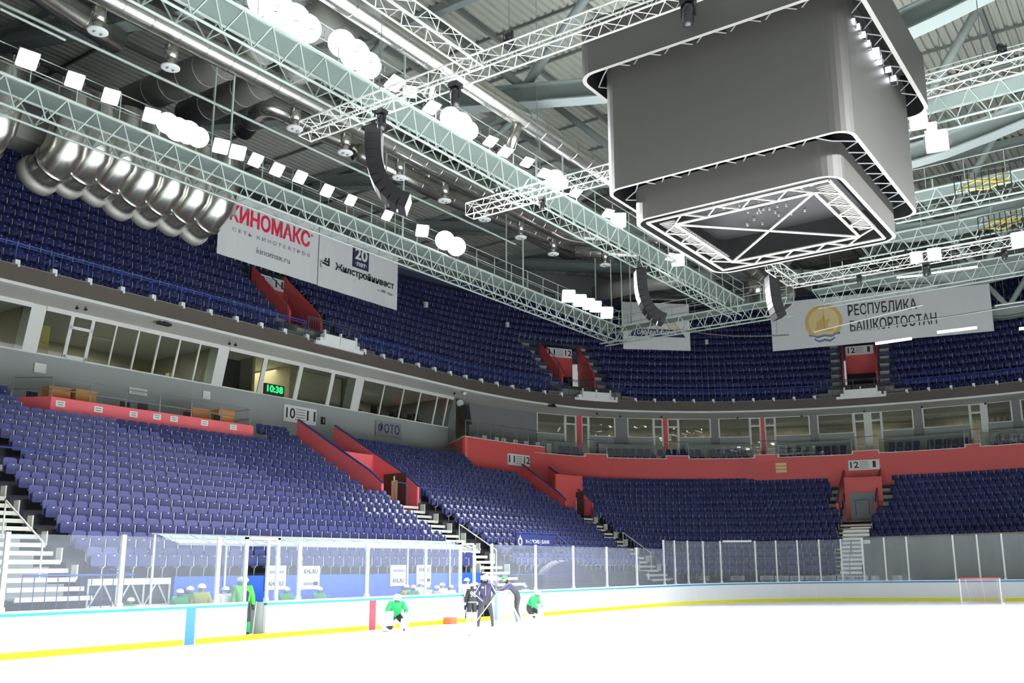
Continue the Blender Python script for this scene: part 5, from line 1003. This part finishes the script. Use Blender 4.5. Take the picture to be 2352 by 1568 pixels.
def person(label, loc, face, mats, pose={}, rad={}, sc=1.0, cap='helmet', capm='helmet', hands=True, stick=None, extra=None, group=None, cage=True):
    f = unit(V3(*face[:2], 0)); rz = math.atan2(-f[0], f[1]); me, J = body(mats, pose, rad, hands)
    o = bpy.data.objects.new('person', me); COL.objects.link(o); o.location = loc; o.rotation_euler.z = rz; o.scale = (sc,)*3; o['_base'] = (0, 0, 0); tag(o, label, 'person', group); me.name = 'person'
    hd, ax = J['head'], unit(J['crown']-J['head']); fy = unit(V3(0, 1, 0)-ax*ax[1]); sx = np.cross(fy, ax)
    def hp(x, y, z): return hd+sx*x+fy*y+ax*z
    mb = MB(); N = 12
    if cap == 'helmet': mb.loft([[hp(.135*math.sin(t)*math.cos(a), .01+.15*math.sin(t)*math.sin(a), .06+.12*math.cos(t)) for a in np.linspace(0, 2*pi, N, endpoint=False)] for t in np.linspace(.05, pi*.56, 7)]); nm = 'helmet'
    else: mb.loft([[hp(.112*math.sin(t)*math.cos(a), .0+.12*math.sin(t)*math.sin(a), .065+.09*math.cos(t)) for a in np.linspace(0, 2*pi, N, endpoint=False)] for t in np.linspace(.05, pi*.52, 6)]); mb.prism([(-.08, .1), (.08, .1), (.06, .2), (-.06, .2)], hp(0, 0, .06), sx, fy, ax*.012); nm = 'cap'
    mb.build(nm, capm, o, True)
    mb = MB(); mb.ball(hp(0, .1, -.005), .018, 6, (1, 1.4, 1.3)); mb.build('nose', mats['H'], o, True)
    for sg in (-1, 1): mb = MB(); mb.ball(hp(sg*.098, 0, .0), .022, 6, (.4, 1, 1.4)); mb.build('ear', mats['H'], o, True)
    for sg in (-1, 1): mb = MB(); mb.ball(hp(sg*.035, .092, .03), .012, 6); mb.build('eye', 'black', o)
    mb = MB(); mb.obox(hp(0, .095, -.045), sx*.03, fy*.006, ax*.006); mb.build('mouth', 'poster', o)
    if cage and cap == 'helmet':
        mb = MB(); [mb.path([hp(.11*math.sin(a), .02+.115*math.cos(a), z) for a in np.linspace(-1.3, 1.3, 7)], .004, 4) for z in (-.06, -.03, .0, .03, .06)]; [mb.tube(hp(x, .13-abs(x)*.3, -.07), hp(x, .13-abs(x)*.3, .08), .004, 4) for x in (-.06, -.02, .02, .06)]; mb.build('face_cage', 'visor', o)
    if extra: extra(o, J, hp)
    if stick:
        pts, = stick; 
    return o, J
SK = dict(T='jblack', A='jblack', L='jblack', K='jblack', F='skate', H='skin', G='skin')
def num_on(o, t, p, r_, u_, h, m, w):
    text(t, h, p, r_, u_, m, o, w, 'jersey_number', .004, lift=.01)
SCR = -rt                                       # photo-left along the ground
tocam = lambda p: unit(V3(CAM[0]-p[0], CAM[1]-p[1], 0))
# coach with a stick
p = at(1115, 1448, Z=0)
def coach_x(o, J, hp):
    for s, sg in (('L', -1), ('R', 1)): mb = MB(); mb.path([J['sh'+s]+V3(0, .085, .02), J['el'+s]+V3(sg*.055, .03, 0), J['wr'+s]+V3(sg*.04, .02, 0)], .012, 5); mb.build('white_piping', 'white', o)
    mb = MB(); mb.obox((.09, .155, 1.38), (.04, 0, 0), (0, .006, 0), (0, 0, .025)); mb.build('chest_badge', 'white', o)
    mb = MB(); mb.tube((0, .16, 1.12), (0, .12, 1.45), .008, 4); mb.build('zip', 'white', o)
co, Jc = person('person in a dark tracksuit and pale helmet on the ice holding a stick', p, tocam(p), {**SK, 'T': 'bnavy', 'A': 'bnavy', 'H': 'grayhood', 'F': 'jwhite', 'G': 'jblack'},
    dict(elL=(-.3, .03, 1.17), elR=(.3, .02, 1.17), wrL=(-.2, .24, 1.02), wrR=(.06, .28, .95), hiL=(-.11, 0, .93), hiR=(.11, 0, .93), knL=(-.2, .05, .52), knR=(.2, .05, .52), anL=(-.24, 0, .11), anR=(.24, 0, .11), toL=(-.28, .17, .06), toR=(.28, .17, .06)), dict(chest=.175, abd=.16), 1.0, 'helmet', 'helmet', True, None, coach_x, None, False)
def stick_thing(label, a, b, blade):
    a, b, blade = V3(*a), V3(*b), V3(*blade); g = root('hockey_stick', label, 'hockey stick', b); mb = MB(); d = unit(b-a); mb.tube(a, b, .016, 6); mb.build('shaft', 'stick', g); mb = MB(); mb.obox((b+blade)/2+UPZ*.03, (blade-b)/2, unit(np.cross(blade-b, UPZ))*.008, UPZ*.035); mb.build('blade', 'stick', g)
q0 = p+tocam(p)*.3
stick_thing('hockey stick held across by the person in the dark tracksuit', p+tocam(p)*.34+rt*.32+UPZ*1.12, p+tocam(p)*.55-rt*.5+UPZ*.06, p+tocam(p)*.5-rt*.72+UPZ*.04)
# second coach leaning forward
p = at(1182, 1436, Z=0)
def lean_x(o, J, hp):
    mb = MB(); mb.path([J['hiR']+V3(.1, 0, .02), J['knR']+V3(.075, 0, 0), J['anR']+V3(.06, 0, 0)], .02, 5); mb.build('white_stripe', 'white', o); mb = MB(); q = (J['shR']*.55+J['elR']*.45); mb.obox(q+V3(.06, .0, .02), (.02, 0, 0), (0, .07, 0), (0, 0, .05)); mb.build('sleeve_patch', 'white', o)
person('person in a black tracksuit and green cap leaning forward over the hockey goal', p, SCR+tocam(p)*.15, {**SK, 'T': 'jblack', 'A': 'bnavy', 'F': 'jwhite'},
    dict(pel=(0, -.12, .98), abd=(0, -.05, 1.12), chest=(0, .1, 1.3), neck=(0, .25, 1.44), head=(0, .32, 1.54), crown=(0, .36, 1.64), shL=(-.19, .2, 1.38), shR=(.19, .2, 1.38), elL=(-.25, .42, 1.22), elR=(.24, .42, 1.2), wrL=(-.18, .66, 1.18), wrR=(.16, .66, 1.12), hiL=(-.1, -.12, .93), hiR=(.1, -.12, .93), knL=(-.12, -.06, .52), knR=(.12, -.02, .52), anL=(-.13, -.2, .1), anR=(.13, -.1, .1), toL=(-.14, -.02, .05), toR=(.14, .1, .05)), {}, 1.03, 'cap', 'green', True, None, lean_x)
# young player with 98 on the back
p = at(1084, 1429, Z=0)
PAD = dict(anL=.1, anR=.1, knL=.12, knR=.12, hiL=.13, hiR=.13, elL=.08, elR=.08, wrL=.075, wrR=.075, shL=.12, shR=.12, chest=.2, abd=.18)
def p98(o, J, hp):
    num_on(o, '98', (0, -.19, 1.28), (1, 0, 0), (0, -.05, 1), .26, 'white', .3)
    mb = MB(); mb.path([(.2*math.cos(a), .17*math.sin(a), .93) for a in np.linspace(0, 2*pi, 15)], .02, 5); mb.build('hem_stripe', 'white', o)
    for s in 'LR': mb = MB(); mb.loft([[J['kn'+s]+V3(x, .08, .16) for x in (-.1, .1)]+[J['kn'+s]+V3(x, .14, .16) for x in (.1, -.1)], [J['an'+s]+V3(x, .06, -.05) for x in (-.1, .1)]+[J['an'+s]+V3(x, .13, -.05) for x in (.1, -.1)]]); mb.build('leg_pad', 'padcream', o)
person('young player in a black 98 jersey and white pads by the gate, back turned', p, -tocam(p)+SCR*.3, {**SK, 'K': 'padcream', 'F': 'padcream', 'G': 'jwhite'}, {}, PAD, .82, 'helmet', 'helmet', True, None, p98)
# goalies
def goalie_x(o, J, hp):
    for s, sg in (('L', -1), ('R', 1)):
        a, b = J['kn'+s], J['an'+s]; mb = MB(); d = unit(b-a); w = unit(np.cross(d, V3(0, 0, 1))) if abs(d[2]) < .95 else V3(1, 0, 0); n = np.cross(w, d); mb.loft([[c+w*.13+n*.07, c+w*.13+n*.14, c-w*.13+n*.14, c-w*.13+n*.07] for c in (a-d*.15, (a+b)/2, b+d*.12)]); mb.build('leg_pad', 'jwhite', o)
    c = J['wrR']; mb = MB(); mb.obox(c+V3(.02, .08, -.02), (.12, 0, 0), (0, .03, 0), (0, 0, .19)); mb.build('blocker', 'padcream', o)
    c = J['wrL']; mb = MB(); mb.ball(c+V3(-.02, .05, 0), .12, 8, (1, .6, 1)); mb.build('catching_glove', 'padcream', o, True)
GM = dict(T='green', A='green', L='jblack', K='jwhite', F='skate', H='skin', G='padcream')
KNEEL = dict(pel=(0, 0, .52), abd=(0, .08, .66), chest=(0, .2, .82), neck=(0, .3, .95), head=(0, .36, 1.04), crown=(0, .4, 1.13), shL=(-.2, .26, .9), shR=(.2, .26, .9), elL=(-.33, .3, .66), elR=(.33, .3, .66), wrL=(-.26, .5, .5), wrR=(.26, .5, .5), hiL=(-.12, .0, .48), hiR=(.12, 0, .48), knL=(-.24, .36, .3), knR=(.22, .32, .12), anL=(-.22, .3, .1), anR=(.3, -.15, .08), toL=(-.24, .45, .05), toR=(.34, -.3, .05))
p = at(906, 1449, Z=0); person('goalkeeper in a green jersey and white pads kneeling by the red line', p, tocam(p)+SCR*-.2, GM, KNEEL, {**PAD, 'chest': .19}, 1.0, 'helmet', 'helmet', True, None, goalie_x)
stick_thing('goalkeeper stick lying beside the kneeling goalkeeper', p+rt*.15+tocam(p)*.4+UPZ*.3, p+rt*.55+tocam(p)*.35+UPZ*.04, p+rt*.9+tocam(p)*.3+UPZ*.03)
p = at(1216, 1424, Z=0); person('goalkeeper in a green jersey crouching alone on the ice right of the coaches', p, rt*.9+tocam(p)*.35, GM, KNEEL, {**PAD, 'chest': .19}, .95, 'helmet', 'helmet', True, None, goalie_x)
# players at the open bench door
def hem(o, J, hp):
    mb = MB(); mb.path([(.19*math.cos(a), .16*math.sin(a), .98) for a in np.linspace(0, 2*pi, 13)], .018, 5); mb.build('hem_stripe', 'white', o); mb = MB(); mb.prism([(-.17, 1.32), (-.06, 1.42), (-.02, 1.02), (-.13, 1.02)], V3(0, .15, 0), X1, UPZ, V3(0, .02, 0)); mb.build('dark_panel', 'bnavy', o)
PM = dict(T='greenlime', A='greenlime', L='jblack', K='green', F='skate', H='skin', G='jblack')
person('player in a lime green jersey and white helmet standing in the open bench door', (-4.95, 15.55, .05), tocam((-4.95, 15.5)), PM, {}, PAD, 1.0, 'helmet', 'helmet', True, None, hem)
person('player in a green jersey waiting behind the one in the bench door', (-4.55, 16.2, .05), tocam((-4.5, 16)), {**PM, 'T': 'green', 'A': 'green'}, {}, PAD, 1.0, 'helmet', 'helmet', False)
stick_thing('hockey stick leaning beside the player in the open bench door', (-4.62, 15.35, 1.1), (-4.75, 15.3, .1), (-5.0, 15.25, .08))
# players on the bench: one body per jersey kind, copied with its parts
BEN = [(300, 1372, 'green', 1.32), (414, 1352, 'green', 1.5), (437, 1346, 'green', 1.55), (464, 1340, 'olive', 1.6), (517, 1346, 'jwhite', 1.55), (551, 1345, 'green', 1.55), (658, 1347, 'green', 1.5), (734, 1347, 'green', 1.5), (933, 1342, 'olive', 1.5), (950, 1343, 'green', 1.45), (965, 1334, 'jwhite', 1.6), (982, 1342, 'jwhite', 1.5), (1003, 1344, 'gwall', 1.48), (1016, 1338, 'jwhite', 1.5), (1036, 1343, 'jwhite', 1.45), (1072, 1327, 'jwhite', 1.62), (1092, 1337, 'jwhite', 1.5), (1206, 1343, 'jwhite', 1.45)]
PROTO = {}; tot = {}
for q in BEN: tot[q[2]] = tot.get(q[2], 0)+1
seen = {}
for i, (x, y, jm, h) in enumerate(BEN):
    cn = {'green': 'green', 'olive': 'olive', 'jwhite': 'white', 'gwall': 'grey'}[jm]; seen[jm] = seen.get(jm, 0)+1
    lab = '%s jersey player behind the boards, %s' % (cn, 'the only grey one' if tot[jm] == 1 else '%s in %s from the near end' % (ordw(seen[jm]), cn))
    P = at(x, y, Y=15.75+.35*(i % 3)); loc = (P[0], P[1], P[2]-1.78*h/1.85); sc = h/1.85
    loc = (P[0], P[1], 0 if True else loc[2]); sc = P[2]/1.79
    fc = tocam(P) if i % 4 else tocam(P)+rt*.9
    if jm not in PROTO:
        o, J = person(lab, loc, fc, dict(T=jm, A=jm, L='jblack', K=jm, F='skate', H='skin', G='jblack'), {}, PAD, sc, 'helmet', 'helmet', False, None, None, 'players behind the boards'); PROTO[jm] = o
    else:
        s0 = PROTO[jm]; o = s0.copy(); COL.objects.link(o); o.location = loc; o.scale = (sc,)*3; f = unit(V3(*fc[:2], 0)); o.rotation_euler.z = math.atan2(-f[0], f[1]); o['label'] = lab
        for ch in list(s0.children): c = ch.copy(); COL.objects.link(c); c.parent = o
for o in list(bpy.data.objects):
    if '_base' in o: del o['_base']
